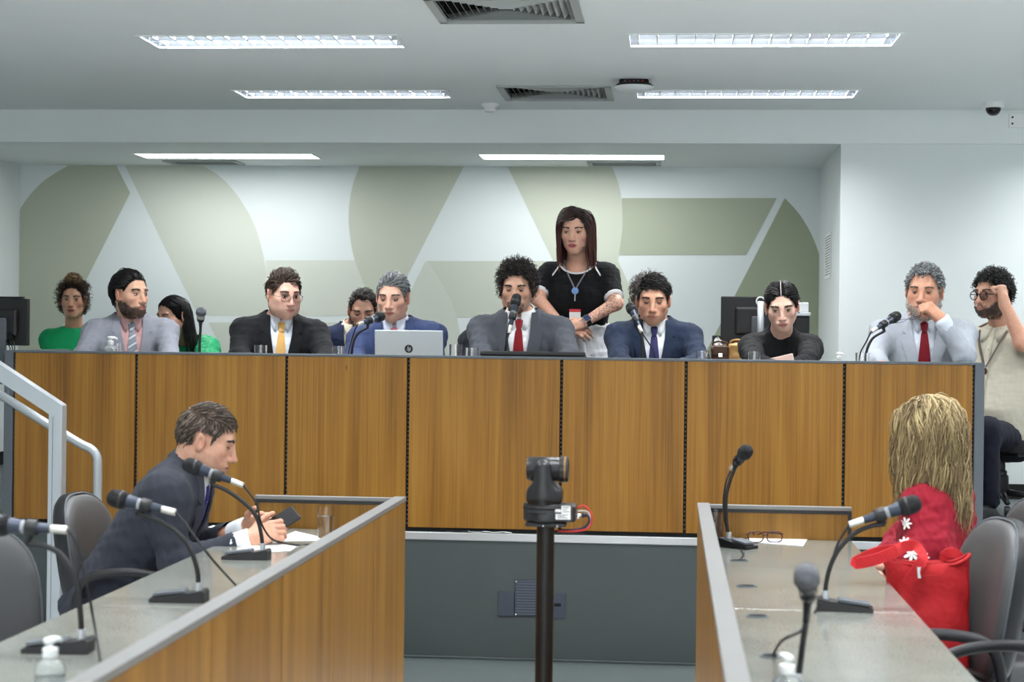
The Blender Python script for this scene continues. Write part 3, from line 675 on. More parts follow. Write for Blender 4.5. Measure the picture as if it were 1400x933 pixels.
def face_ops(S, H, p):
    s = H.s; R = H.R; wj = p.get('jaw', 1.); wf = p.get('fat', 1.)
    def E(c, r, k, sub=False, rot=None): S.ell(H.p(c), np.array(r) * s, R if rot is None else R @ rot, k * s, sub)
    def C(a, b, ra, rb, k, sub=False): S.cone(H.p(a), H.p(b), ra * s, rb * s, k * s, sub)
    E((0, .013, .028), (.074, .094, .087), .01)
    E((0, -.022, -.028), (.062 * wf, .066, .086), .03)
    for q in (-1, 1):
        C((q * .05 * wj, .002, -.058), (q * .012, -.062, -.099), .020 * wf, .018, .03)
        E((q * .042 * wf, -.048, -.024), (.024, .026, .022), .02)
        if wf > 1.03: E((q * .042, -.035, -.068), (.026 * wf, .034, .032), .03)
    E((0, -.070, -.101), (.019, .018, .015), .02)
    C((-.034, -.074, .021), (.034, -.074, .021), .012, .012, .018)
    E((0, -.072, -.068), (.033, .026, .030), .022)
    for q in (-1, 1): E((q * .0315, -.094, -.001), (.0175, .014, .0105), .012, True)
    n = p.get('nose', 1.)
    C((0, -.084, .012), (0, -.101, -.026), .0085, .0105 * n, .012)
    E((0, -.107 - .003 * (n - 1), -.037), (.0115 * n, .012 * n, .0105 * n), .008)
    for q in (-1, 1):
        E((q * .0125 * n, -.096, -.041), (.0085 * n, .011, .008), .006)
        E((q * .0075 * n, -.104, -.048), (.004, .005, .004), .003, True)
    m = p.get('lips', 1.)
    E((0, -.0905, -.0645), (.0265, .0095, .0055 * m), .006)
    E((0, -.0890, -.0750), (.0225, .010, .0066 * m), .006)
    C((-.025, -.0935, -.0695), (.025, -.0935, -.0695), .0018, .0018, .003, True)
    for q in (-1, 1):
        rt = roty(q * .14) @ rotz(q * .50) @ rotx(-.15)
        E((q * .0800, .012, -.010), (.0085, .020, .033), .006, False, rt)
        E((q * .0895, .006, -.006), (.006, .011, .019), .004, True, rt)
def lid(H, q, up, lo):
    """eyeball and lids, up/lo: lid edges in degrees above and below the gaze line"""
    c = np.array([q * .0315, -.0715, -.001]); r = .0138
    def strip(e0, e1, rr, n=9, m=5):
        G = np.zeros((m, n, 3))
        for j in range(n):
            l = math.radians(-72 + 144 * j / (n - 1)); w = math.cos(l * .95) ** .6 if abs(l) < 1.6 else 0
            ee = e0 * w
            for i in range(m):
                e = math.radians(ee + (0, 8 * (1 if e1 > 0 else -.4), (e1 - ee) * .45, (e1 - ee) * .75, e1 - ee)[i]); G[i, j] = c + rr * np.array([math.sin(l) * math.cos(e), -math.cos(l) * math.cos(e), math.sin(e)])
        return G
    return strip(up, 78, r), strip(lo, -78, r)
def head_color(q, skin, p, rng):
    """q: points in the head frame; colours belonging to the skin itself"""
    sk = np.array(lin(skin)[:3]); c = np.tile(sk, (len(q), 1)); g = lambda cx, cy, cz, r: np.exp(-(((q[:, 0] - cx) ** 2 + (q[:, 1] - cy) ** 2 + (q[:, 2] - cz) ** 2) / (r * r)))
    red = g(.042, -.06, -.032, .026) + g(-.042, -.06, -.032, .026) + 1.1 * g(0, -.11, -.037, .017) + .8 * g(.079, .01, -.01, .03) + .8 * g(-.079, .01, -.01, .03)
    c *= 1 - .16 * np.clip(red, 0, 1)[:, None] * np.array([.25, 1., .9])
    c *= (1 + .05 * wob(q, .03))[:, None]
    lipc = np.array(lin(p.get('lipcol', (178, 116, 104)))[:3])
    x = q[:, 0]; ml = np.clip(1.5 - (x / .0265) ** 2 * 1.5 - ((q[:, 2] + .0700) / (.0105 * p.get('lips', 1.))) ** 2, 0, 1) * (q[:, 1] < -.07)
    c = c * (1 - ml[:, None]) + lipc * ml[:, None]
    mlz = np.exp(-((q[:, 2] + .0697) / .0018) ** 2) * (np.abs(x) < .025) * (q[:, 1] < -.07); c *= 1 - .6 * mlz[:, None]
    st = p.get('stubble', 0)
    if st:
        top = np.interp(np.abs(x), [0, .014, .026, .045, .065, .09], [-.049, -.050, -.064, -.064, -.044, -.008])
        k = np.clip((top - q[:, 2]) / .010, 0, 1) * (q[:, 1] < .016) * (q[:, 2] > -.135) * (np.abs(x) < .084) * (q[:, 1] > -.112); k *= 1 - ml; k *= np.clip(1 - (q[:, 2] + .105) / -.05, 0, 1) if True else 1
        k = np.clip(k * st * (1 + .2 * (1 - st) * wob(q, .006, 2)), 0, 1)[:, None]; c = c * (1 - k) + np.array(lin(p.get('beardcol', (40, 32, 28)))[:3]) * k
    return c

def grow(H, N, S, length, region, comb, lift=.25, grav=.3, jit=.25, curl=None, seed=1, lenvar=.25, offs=.004, base=None, collide=None, vol=.02, long=False, zfree=-1.):
    rng = np.random.default_rng(seed); P = np.zeros((0, 3))
    while len(P) < N:
        d = rng.normal(size=(4 * N, 3)); d /= np.linalg.norm(d, axis=1)[:, None]; q = SCALP_C + d * SCALP_R; P = np.vstack([P, q[region(q)]])
    P = P[:N]; g = H.R.T @ np.array([0, 0, -1.]); L = length(P) if callable(length) else np.full(N, length); L = L * rng.uniform(1 - lenvar, 1 + lenvar, N); st = L / (S - 1)
    lay = rng.uniform(.5, 1.25, N); lay2 = rng.uniform(.3, 1.5, N)
    out = [P]; dirn = None; jv = rng.normal(size=(N, 3)) * jit
    def ext(P):
        e = (P - SCALP_C) / SCALP_R
        if long: e = e * np.array([1., 1., 1.]); e[:, 2] = np.maximum(e[:, 2] + .12, 0) * np.where(e[:, 2] > -.12, 1, 0)
        return e
    for i in range(S - 1):
        e = ext(P); qn = np.linalg.norm(e, axis=1) + 1e-9; n = e / SCALP_R; n /= np.linalg.norm(n, axis=1)[:, None] + 1e-9
        c = comb(P, n, i / (S - 1)); near = np.clip(1 - (qn - 1.0) / .35, 0, 1)[:, None]
        c = c - n * np.sum(c * n, 1)[:, None] * near
        c /= np.linalg.norm(c, axis=1)[:, None] + 1e-9
        d = c + n * lift * (1 - i / (S - 1)) + g * grav * (.3 + 1.4 * i / (S - 1)) + jv + rng.normal(size=(N, 3)) * jit * .35
        d /= np.linalg.norm(d, axis=1)[:, None]
        dirn = d if dirn is None else dirn * .35 + d * .65; P0 = P; P = P + dirn * st[:, None]
        e = ext(P); qn = np.linalg.norm(e, axis=1) + 1e-9; lo = 1 + offs / .085 * min(1, .3 + i * .5) * lay; hi = lo + vol / .085 * lay2
        f = np.clip(qn, lo, hi) / qn; f = np.where((f > 1) & (P[:, 2] < zfree), 1., f)
        if long: m = np.stack([f, f, np.where(P[:, 2] > SCALP_C[2] - .12 * SCALP_R[2], f, 1)], 1)
        else: m = f[:, None]
        P = SCALP_C + (P - SCALP_C) * m; dirn = P - P0; dirn /= np.linalg.norm(dirn, axis=1)[:, None] + 1e-9
        if collide is not None: P = collide(P)
        out.append(P)
    out = np.stack(out, 1)
    if curl:
        rad, turns = curl; t = np.gradient(out, axis=1); t /= np.linalg.norm(t, axis=2)[:, :, None] + 1e-9
        a = np.cross(t, np.array([.3, .5, .8])); a /= np.linalg.norm(a, axis=2)[:, :, None] + 1e-9; b = np.cross(t, a); ph = rng.uniform(0, 6.28, N)[:, None] + np.linspace(0, 1, S)[None] * 6.283 * turns * rng.uniform(.8, 1.2, N)[:, None]
        w = np.minimum(1, np.linspace(0, 3, S))[None]; out = out + rad * w[:, :, None] * (np.cos(ph)[:, :, None] * a + np.sin(ph)[:, :, None] * b)
    return out
def locks(paths, r, taper=.3, sides=3, flat=1.):
    N, S, _ = paths.shape; t = np.gradient(paths, axis=1); t /= np.linalg.norm(t, axis=2)[:, :, None] + 1e-9
    a = np.cross(t, np.array([.21, .35, .91])); a /= np.linalg.norm(a, axis=2)[:, :, None] + 1e-9; b = np.cross(t, a)
    rr = r * np.interp(np.linspace(0, 1, S), [0, .12, .6, 1], [.6, 1, .9, taper]); V = np.zeros((N, S, sides, 3))
    for j in range(sides):
        w = 2 * math.pi * j / sides; V[:, :, j] = paths + rr[None, :, None] * (a * math.cos(w) + flat * b * math.sin(w))
    i = np.arange(N)[:, None, None] * S * sides; k = np.arange(S - 1)[None, :, None] * sides; j = np.arange(sides)[None, None, :]; j2 = (j + 1) % sides
    F = np.stack([i + k + j, i + k + j2, i + k + sides + j2, i + k + sides + j], -1).reshape(-1, 4)
    return V.reshape(-1, 3), F
def cap(region, thick, n=48):
    th = np.linspace(.02, math.pi - .1, n); ph = np.linspace(0, 2 * math.pi, 2 * n, endpoint=False); T, Ph = np.meshgrid(th, ph, indexing='ij')
    d = np.stack([np.sin(T) * np.sin(Ph), -np.sin(T) * np.cos(Ph), np.cos(T)], -1).reshape(-1, 3); V = SCALP_C + d * (SCALP_R + thick); m = 2 * n
    F = [(i * m + j, (i + 1) * m + j, (i + 1) * m + (j + 1) % m, i * m + (j + 1) % m) for i in range(n - 1) for j in range(m)]; F = np.array(F)
    ok = region(SCALP_C + d * SCALP_R); F = F[ok[F].all(1)]
    ed = d[:, 2] * 0 + 1; return V, F
M_HCAP = mat('hair_base', (30, 25, 22), .9, vcol=True, spec=.08)
def hairmesh(name, H, groups, parent, label=None, capped=False, ear=None):
    """groups: list of (V, F, colour array) in the head frame"""
    VV = []; FF = []; CC = []; n = 0
    for V, F, c in groups: VV.append(V); FF.append(F + n); CC.append(c); n += len(V)
    V, F = np.vstack(VV), np.vstack(FF); nc = len(FF[0]) if capped else 0
    if ear: 
        k = (np.abs(V[:, 0]) > .055) & (V[:, 1] > -.022) & (V[:, 1] < .034) & (V[:, 2] > -.045) & (V[:, 2] < .022); ok = ~k[F].any(1); nc = ok[:nc].sum(); F = F[ok]
    o = quadmesh(name, H.p(V), F, M_HAIR, parent, np.vstack(CC), label)
    if capped: o.data.materials.append(M_HCAP); mi = np.zeros(len(o.data.polygons), np.int32); mi[:nc] = 1; o.data.polygons.foreach_set('material_index', mi)
    return o
def lockcol(N, S, sides, base, var=.25, seed=0, tip=None, tipw=1., mix=None):
    rng = np.random.default_rng(seed); b = np.array(lin(base)[:3]); c = b[None] * (1 + rng.uniform(-var, var, (N, 1)))
    if mix is not None:
        k = (rng.uniform(0, 1, N) < mix[1])[:, None]; c = np.where(k, np.array(lin(mix[0])[:3])[None] * (1 + rng.uniform(-var, var, (N, 1))), c)
    c = np.repeat(c[:, None], S, 1)
    if tip is not None: w = np.linspace(0, 1, S)[None, :, None] * tipw; c = c * (1 - w) + np.array(lin(tip)[:3]) * w
    return np.repeat(c[:, :, None], sides, 2).reshape(-1, 3)

# ---- garments
T_MAN = [(0, .185, .135, 0), (.10, .183, .135, 0), (.25, .175, .130, 0), (.40, .192, .132, 0), (.50, .203, .124, .002), (.555, .198, .110, .006), (.60, .168, .09, .012), (.635, .11, .072, .018), (.665, .066, .058, .022), (.68, .05, .05, .024)]
T_WOMAN = [(0, .185, .125, 0), (.10, .175, .12, 0), (.25, .142, .105, 0), (.40, .16, .122, -.008), (.47, .165, .12, -.006), (.53, .168, .100, .004), (.575, .145, .08, .012), (.61, .095, .064, .018), (.64, .058, .052, .022), (.66, .045, .045, .024)]
T_BELLY = [(0, .20, .16, -.01), (.10, .205, .185, -.03), (.22, .205, .19, -.035), (.35, .20, .165, -.015), (.48, .205, .135, 0), (.555, .198, .115, .006), (.60, .168, .09, .012), (.635, .11, .072, .018), (.665, .066, .058, .022), (.68, .05, .05, .024)]
def offs(tab, d): t = np.array(tab, float); t[:, 1] += d; t[:, 2] += d; return t
def ring(T, c, rx, ry, phis, z_top, z_low, out, thick=.0025):
    """collar strip in the torso frame: rows from the folded top edge to the lower edge"""
    G = np.zeros((3, len(phis), 3)); Th = np.zeros_like(G)
    for j, ph in enumerate(phis):
        zt, zl = z_top(ph), z_low(ph); n = np.array([math.sin(ph), -math.cos(ph), 0])
        for i, (z, o) in enumerate(((zt, 0), ((zt + zl) / 2, out * .7), (zl, out))): G[i, j] = np.array([0, c, z]) + n * np.array([rx, ry, 0]) + n * o; Th[i, j] = -n * thick
    return T.p(G.reshape(-1, 3)).reshape(G.shape), (Th.reshape(-1, 3) @ T.R.T).reshape(G.shape)
def press(T, S, G, off=.007):
    """pushes a strip out so that it lies over the front of the field S"""
    sh = G.shape; q = T.inv(G.reshape(-1, 3)); m = (q[:, 1] < .0) & (q[:, 2] < .63); p = q.copy(); p[:, 1] = -.45
    r = T.inv(S.trace(T.p(p), T.d(0, 1, 0))); ok = m & (r[:, 1] < .02); q[ok, 1] = np.minimum(q[ok, 1], r[ok, 1] - off); return T.p(q).reshape(sh)
def strip_on(T, S, rows, off, thick, cols=5, bulge=0.):
    """rows: (z, x_left, x_right) in the torso frame, laid on the front of the field S"""
    G = np.zeros((len(rows), cols, 3))
    for i, (z, a, b) in enumerate(rows):
        for j in range(cols): u = j / (cols - 1); G[i, j] = (a + (b - a) * u, -.45, z)
    sh = G.shape; P = S.trace(T.p(G.reshape(-1, 3)), T.d(0, 1, 0)); Q = T.inv(P).reshape(sh)
    Q[:, :, 1] -= off / T.s
    if bulge:
        for j in range(cols): Q[:, j, 1] -= bulge * math.sin(math.pi * j / (cols - 1))
    B = Q + np.array([0, thick / T.s, 0]); return T.p(Q.reshape(-1, 3)).reshape(sh), (T.p(B.reshape(-1, 3)) - T.p(Q.reshape(-1, 3))).reshape(sh)
def fold(V, F, joints, amp=.0035, wl=.05, seed=0, elb=.002):
    N = vnormals(V, F); d = amp * wob(V, wl, seed) + amp * .3 * wob(V, wl * .5, seed + 4)
    for (c, ax, rad) in joints:
        r = np.linalg.norm(V - c, axis=1); w = np.exp(-(r / rad) ** 2); d += elb * w * np.sin((V - c) @ ax * 2 * math.pi / .045 + 2.6 * wob(V, .10, seed + 2)) * (.5 + .5 * wob(V, .09, seed + 5))
    return V + N * d[:, None]

def cloth(name, col, rough=.85, bump=.15, bscale=900, **k): return mat(name, col, rough, bump=bump, bscale=bscale, var=k.pop('var', .03), vscale=k.pop('vscale', 30), spec=.2, sheen=k.pop('sheen', .03), **k)

PEOPLE = {}
def person(key, label, head, neck, skin, group=None, sex='m', yaw=0, pitch=0, roll=0, tyaw=0, tpitch=8, troll=0, hs=.95, ts=.95, face=None, eyes=(16, -14), gaze=(0, 0), iris=(70, 45, 28),
           arms=None, clothes=None, hairfn=None, brow=(34, 27, 23), browt=.0032, fine=.0034, hands=(None, None), hand_args=(None, None), standing=False, legs=True, base=None, hand_scale=1., tab=None, full=True, leg_pts=None, neck_r=.054, finehands=False):
    p = dict(face or {}); H = Frame(head, rotz(math.radians(yaw)) @ rotx(math.radians(pitch)) @ roty(math.radians(roll)), hs)
    TR = rotz(math.radians(tyaw)) @ rotx(math.radians(tpitch)) @ roty(math.radians(troll)); T = Frame(np.array(neck) - TR @ np.array([0, .02, .63]) * ts, TR, ts)
    zf = ZS if base is None else base
    root = thing('person', label, 'person', (T.o[0], T.o[1], zf), group=group, world=True)
    tab = tab or (T_MAN if sex == 'm' else T_WOMAN); wsh = np.interp(.55, [r[0] for r in tab], [r[1] for r in tab]) - .012
    A = []
    for i, q in enumerate((-1, 1)):
        a = (arms or (None, None))[i]
        sh = T.p(q * wsh, .005, .545)
        if a is None: el, wr = T.p(q * (wsh + .075), -.08, .30), T.p(q * .13, -.33, .25)
        else: el, wr = [np.array(x) if len(x) == 3 and not isinstance(x, tuple) else T.p(*x) for x in a]
        A.append((sh, el, wr))
    # --- the body: one surface
    S = SDF(); face_ops(S, H, p)
    S.cone(T.p(0, .018, .585), H.p(0, .026, -.062), neck_r * 1.08 * hs, neck_r * hs, .03)
    S.cone(H.p(0, .03, -.03), H.p(0, .022, -.07), .058 * hs, .052 * hs, .02)
    S.loft(offs(tab, -.028), T.o, T.R, .03) if ts == 1 else S.loft(np.array(offs(tab, -.028)) * ts, T.o, T.R, .03)
    fb = [(H.o - .135 * hs, H.o + .135 * hs, fine)]
    for i, q in enumerate((-1, 1)):
        sh, el, wr = A[i]; m = 1. if sex == 'm' else .86
        S.cone(sh, el, .05 * m, .042 * m, .03); S.cone(el, wr, .042 * m, .027 * m, .02)
        hr = hands[i]
        if hr is None:
            y = wr - el; y /= np.linalg.norm(y); z = np.array([0, 0, 1.]) - y * y[2]; z /= np.linalg.norm(z); x = np.cross(y, z); hr = np.stack([x, y, z], 1); sd = q
        else: sd = hr[1]; hr = np.array(hr[0])
        hand(S, wr, hr, sd, **dict(dict(sc=hand_scale * (1. if sex == 'm' else .92)), **(hand_args[i] or {})))
        if hands[i] is not None: fb.append((wr - .16, wr + .16, fine * (.95 if finehands else 1.2)))
    V, F = S.mesh(.011, fb); V = relax(V, F, 1, .35)
    q = H.inv(V); rng = np.random.default_rng(hash(key) % 1000 if False else len(PEOPLE)); c = head_color(q, skin, p, rng)
    far = (np.abs(q).max(1) > .16); c[far] = np.array(lin(skin)[:3]) * (1 + .06 * wob(V[far], .03))[:, None] * np.array([1., .95, .93])
    if p.get('tattoo'):
        sh, el, wr = A[p['tattoo'] - 0 if p['tattoo'] < 2 else 1]; tt = wob(V, .022, 1) + .8 * wob(V, .009, 5); r = np.minimum(np.linalg.norm(V - (el * .5 + wr * .5), axis=1) / .13, np.linalg.norm(V - (el * .55 + sh * .45), axis=1) / .08)
        k = np.clip((tt - .05) * 3, 0, 1) * (r < 1) * .72; c = c * (1 - k[:, None]) + np.array(lin((62, 66, 74))[:3]) * k[:, None]
    # lids join the body surface
    for e in (-1, 1):
        for n_, G in enumerate(lid(H, e, *eyes)):
            a, b = G.shape[:2]; Fl = np.array([(i * b + j, i * b + j + 1, (i + 1) * b + j + 1, (i + 1) * b + j) for i in range(a - 1) for j in range(b - 1)]) + len(V)
            cl = np.tile(np.array(lin(skin)[:3]) * np.array([.86, .78, .76]), (a * b, 1)); cl[:2 * b if n_ == 0 else b] = np.array(lin((34, 24, 21))[:3]) if n_ == 0 else cl[:b] * .6
            V = np.vstack([V, H.p(G.reshape(-1, 3))]); F = np.vstack([F, Fl]); c = np.vstack([c, cl])
    quadmesh('body', V, F, M_SKIN, root, c)
    for e in (-1, 1):
        th = np.linspace(0, math.pi, 13); ph = np.linspace(0, 2 * math.pi, 16, endpoint=False)
        gd = np.array([math.sin(math.radians(gaze[0])) * math.cos(math.radians(gaze[1])), -math.cos(math.radians(gaze[0])) * math.cos(math.radians(gaze[1])), math.sin(math.radians(gaze[1]))])
        a = np.cross(gd, [0, 0, 1.]); a /= np.linalg.norm(a); b = np.cross(gd, a)
        ths = np.array([0, .12, .24, .26, .5, .54, .8, 1.2, 1.8, 2.5, 3.14]); Pv = np.array([np.cos(t) * gd + np.sin(t) * (np.cos(f) * a + np.sin(f) * b) for t in ths for f in ph]) * .0125 + np.array([e * .0315, -.0715, -.001])
        cc = np.repeat([lin((8, 8, 8))[:3] if t < .25 else lin(iris)[:3] if t < .52 else lin((222, 216, 212))[:3] for t in ths], 16, 0)
        Fe = np.array([(i * 16 + j, i * 16 + (j + 1) % 16, (i + 1) * 16 + (j + 1) % 16, (i + 1) * 16 + j) for i in range(len(ths) - 1) for j in range(16)]); quadmesh('eye', H.p(Pv), Fe, M_EYE, root, cc)
    # eyebrows: short hairs along the ridge
    if browt:
        for e in (-1, 1):
            rb = np.random.default_rng(4); n = 84; u = rb.uniform(0, 1, n); x = e * (.0125 + .037 * u); z = .0175 + .009 * np.sin(u * 2.3) - .003 * u + rb.normal(0, browt * .45, n)
            P0 = np.stack([x, np.full(n, -.13), z], 1); P0 = H.inv(S.trace(H.p(P0), H.d(0, 1, 0), 30)); dr = np.stack([e * (.35 + u), .25 + 1.0 * u, .7 - 1.0 * u], 1); dr /= np.linalg.norm(dr, axis=1)[:, None]
            pa = P0[:, None] + dr[:, None] * np.linspace(0, .009, 4)[None, :, None] + np.array([0, -.0012, 0]); Vb, Fb = locks(pa, .0016, .4); hairmesh('eyebrow', H, [(Vb, Fb, lockcol(n, 4, 3, brow, .2))], root)
    if hairfn: hairfn(H, root, S)
    info = dict(root=root, H=H, T=T, A=A, S=S, tab=tab, p=p); PEOPLE[key] = info
    if clothes: clothes(info)
    # legs
    if legs:
        L = SDF()
        if leg_pts is None:
            for q in (-1, 1):
                if standing: hip, kn, an = T.p(q * .09, 0, .02), None, None; hip = np.array(hip); kn = np.array([hip[0], hip[1] - .02, zf + .47]); an = np.array([hip[0], hip[1], zf + .08])
                else: hip = T.p(q * .09, 0, .04); f = rotz(math.radians(tyaw)); kn = hip + f @ np.array([q * .05, -.42, 0]); kn[2] = max(hip[2], zf + .45) ; an = kn + f @ np.array([0, .04, 0]); an[2] = zf + .09
                L.cone(hip, kn, .088, .066, .04); L.cone(kn, an, .064, .05, .03)
                sh = MB(); f = rotz(math.radians(tyaw)); B = SDF().ell(an + f @ np.array([0, -.07, -.05]), (.045, .13, .036), f, .01).box(an + f @ np.array([0, -.06, -.075]), (.043, .125, .013), f, .01, .01); Vs, Fs = B.mesh(.02); Vs[:, 2] = np.maximum(Vs[:, 2], zf + .001); quadmesh('shoe', Vs, Fs, info.get('shoe', M_BLACK), root)
        else:
            for (hip, kn, an) in leg_pts: L.cone(hip, kn, .09, .068, .04); L.cone(kn, an, .064, .05, .03)
        L.ell(T.p(0, .01, .03), (.17, .12, .10), T.R, .05)
        Vl, Fl = L.mesh(.016); Vl = relax(Vl, Fl, 3); quadmesh('trousers', fold(Vl, Fl, [], .003, .06), Fl, info.get('trousers', M_TROU), root)
    return info
M_TROU = cloth('dark_trousers', (34, 36, 44))

XI = lambda z: float(np.interp(z, [.28, .30, .36, .45, .55, .60, .66], [0, .004, .020, .040, .058, .062, .062]))
def suit(col, shirt=(232, 236, 240), tie=(150, 20, 30), tiemat=None, seed=0, cuffs=(False, False), name='suit', pocket=True, fatter=0., collar=True, sheen=.03, res=.0085, cspan=180):
    def f(I):
        T, A, root = I['T'], I['A'], I['root']; tab = np.array(offs(I['tab'], fatter)) * T.s; M = cloth(name, col, sheen=sheen, var=.03, vscale=60)
        J = SDF().loft(tab, T.o, T.R, .03)
        for q in (-1, 1): J.ell(T.p(q * (np.interp(.55, [r[0] for r in I['tab']], [r[1] for r in I['tab']]) - .02), .004, .548), np.array([.070, .068, .060]) * T.s, T.R, .05)
        body = SDF(); body.ops = list(J.ops); jn = []
        for i, (sh, el, wr) in enumerate(A):
            ax = (wr - el) / np.linalg.norm(wr - el); w2 = wr - ax * .052 if cuffs[i] else wr - ax * .005
            J.cone(sh, el, .064 * T.s, .051 * T.s, .04); J.cone(el, w2, .051 * T.s, .041 * T.s, .03)
            jn += [(el, (el - sh) / np.linalg.norm(el - sh), .085), (el, ax, .08), ((sh + el) / 2, (el - sh) / np.linalg.norm(el - sh), .05)]
        V, F = J.mesh(res); V = fold(relax(V, F, 4), F, jn, .0026, .10, seed)
        q = T.inv(V); fr = (q[:, 1] < .02) & (np.abs(q[:, 0]) < np.array([XI(z) for z in q[:, 2]]) + .006) & (q[:, 2] > .30) & (q[:, 1] > -.22)
        fr |= (q[:, 2] > .615) & (q[:, 1] < .0) & (np.abs(q[:, 0]) < .07); fr |= (q[:, 2] > .655) & (np.hypot(q[:, 0], q[:, 1]) < .12)
        F = F[~fr[F].any(1)]; jk = quadmesh('jacket', V, F, M, root)
        # shirt front
        Sh = SDF().loft(np.array(offs(I['tab'], fatter - .010)) * T.s, T.o, T.R, .03); Vs, Fs = Sh.mesh(.007); Vs = relax(Vs, Fs, 3); qs = T.inv(Vs)
        ok = (np.abs(qs[:, 0]) < .11) & (qs[:, 2] > .26) & (qs[:, 1] < .08) & (qs[:, 2] < .622); Fs = Fs[ok[Fs].all(1)]; MS = cloth('shirt_' + name, shirt, bump=.1, var=.02)
        shp = quadmesh('shirt', fold(Vs, Fs, [], .0016, .05, seed + 1), Fs, MS, root)
        # lapels with notch
        for s in (-1, 1):
            prof = [(.640, .085), (.615, .094), (.59, .102), (.572, .108), (.566, .104), (.557, .086), (.549, .101), (.540, .108), (.52, .107), (.50, .101), (.45, .084), (.40, .064), (.35, .042), (.31, .022)]
            G, Th = strip_on(T, body, [(z, s * (XI(z) - .004), s * x) for z, x in prof], .0065, .008, 7); obj('lapel', MB().grid(G, Th), M, jk, smooth=True, angle=50)
        ph = np.radians(np.linspace(62, 298, 25)); G, Th = ring(T, .018, .066, .066, ph, lambda a: .655 - .012 * math.cos(a), lambda a: .612 - .008 * math.cos(a), .018, .004); obj('collar', MB().grid(G, Th), M, jk, smooth=True)
        # breast pocket welt
        if pocket:
            G, Th = strip_on(T, body, [(.412, .085, .160), (.394, .084, .159)], .003, .004, 5); obj('pocket_welt', MB().grid(G, Th), M, jk, smooth=True)
        # shirt collar: stand and two points
        for s in (-1, 1):
            ph = np.radians(np.linspace(7, cspan, 22)) * s
            low = lambda a: (.612 + .016 * (1 - math.cos(a)) / 2) - .052 * math.exp(-((abs(a) - .42) / .26) ** 2)
            G, Th = ring(T, .014, .0640, .0720, ph, lambda a: .643 + .026 * (1 - math.cos(a)) / 2, low, .016, .0035); G = press(T, Sh, G); obj('shirt_collar', MB().grid(G, Th), MS, shp, smooth=True)
        # tie
        if tie is not None:
            MT = tiemat or cloth('tie_' + name, tie, .55, bump=.15)
            G, Th = strip_on(T, Sh, [(.570, -.0105, .0105), (.555, -.016, .016), (.50, -.022, .022), (.44, -.028, .028), (.38, -.034, .034), (.30, -.040, .040)], .006, .006, 7, .003); tb = obj('tie', MB().grid(G, Th), MT, root, smooth=True, angle=60)
            G, Th = strip_on(T, Sh, [(.612, -.012, .012), (.604, -.019, .019), (.585, -.016, .016), (.570, -.012, .012), (.566, -.010, .010)], .010, .012, 7, .006); obj('tie_knot', MB().grid(G, Th), MT, tb, smooth=True, angle=60)
        for i, (sh, el, wr) in enumerate(A):
            if cuffs[i]:
                ax = (wr - el) / np.linalg.norm(wr - el); a, b = wr - ax * .075, wr + ax * .006; C = [a, a * .3 + b * .7, b, b - ax * .001, b - ax * .02]; obj('cuff', MB().tube(C, [.0375 * T.s, .0395 * T.s, .039 * T.s, .0365 * T.s, .033 * T.s], 20, caps=False), MS, shp, smooth=True)
        I['trousers'] = M; I['body'] = body
    return f
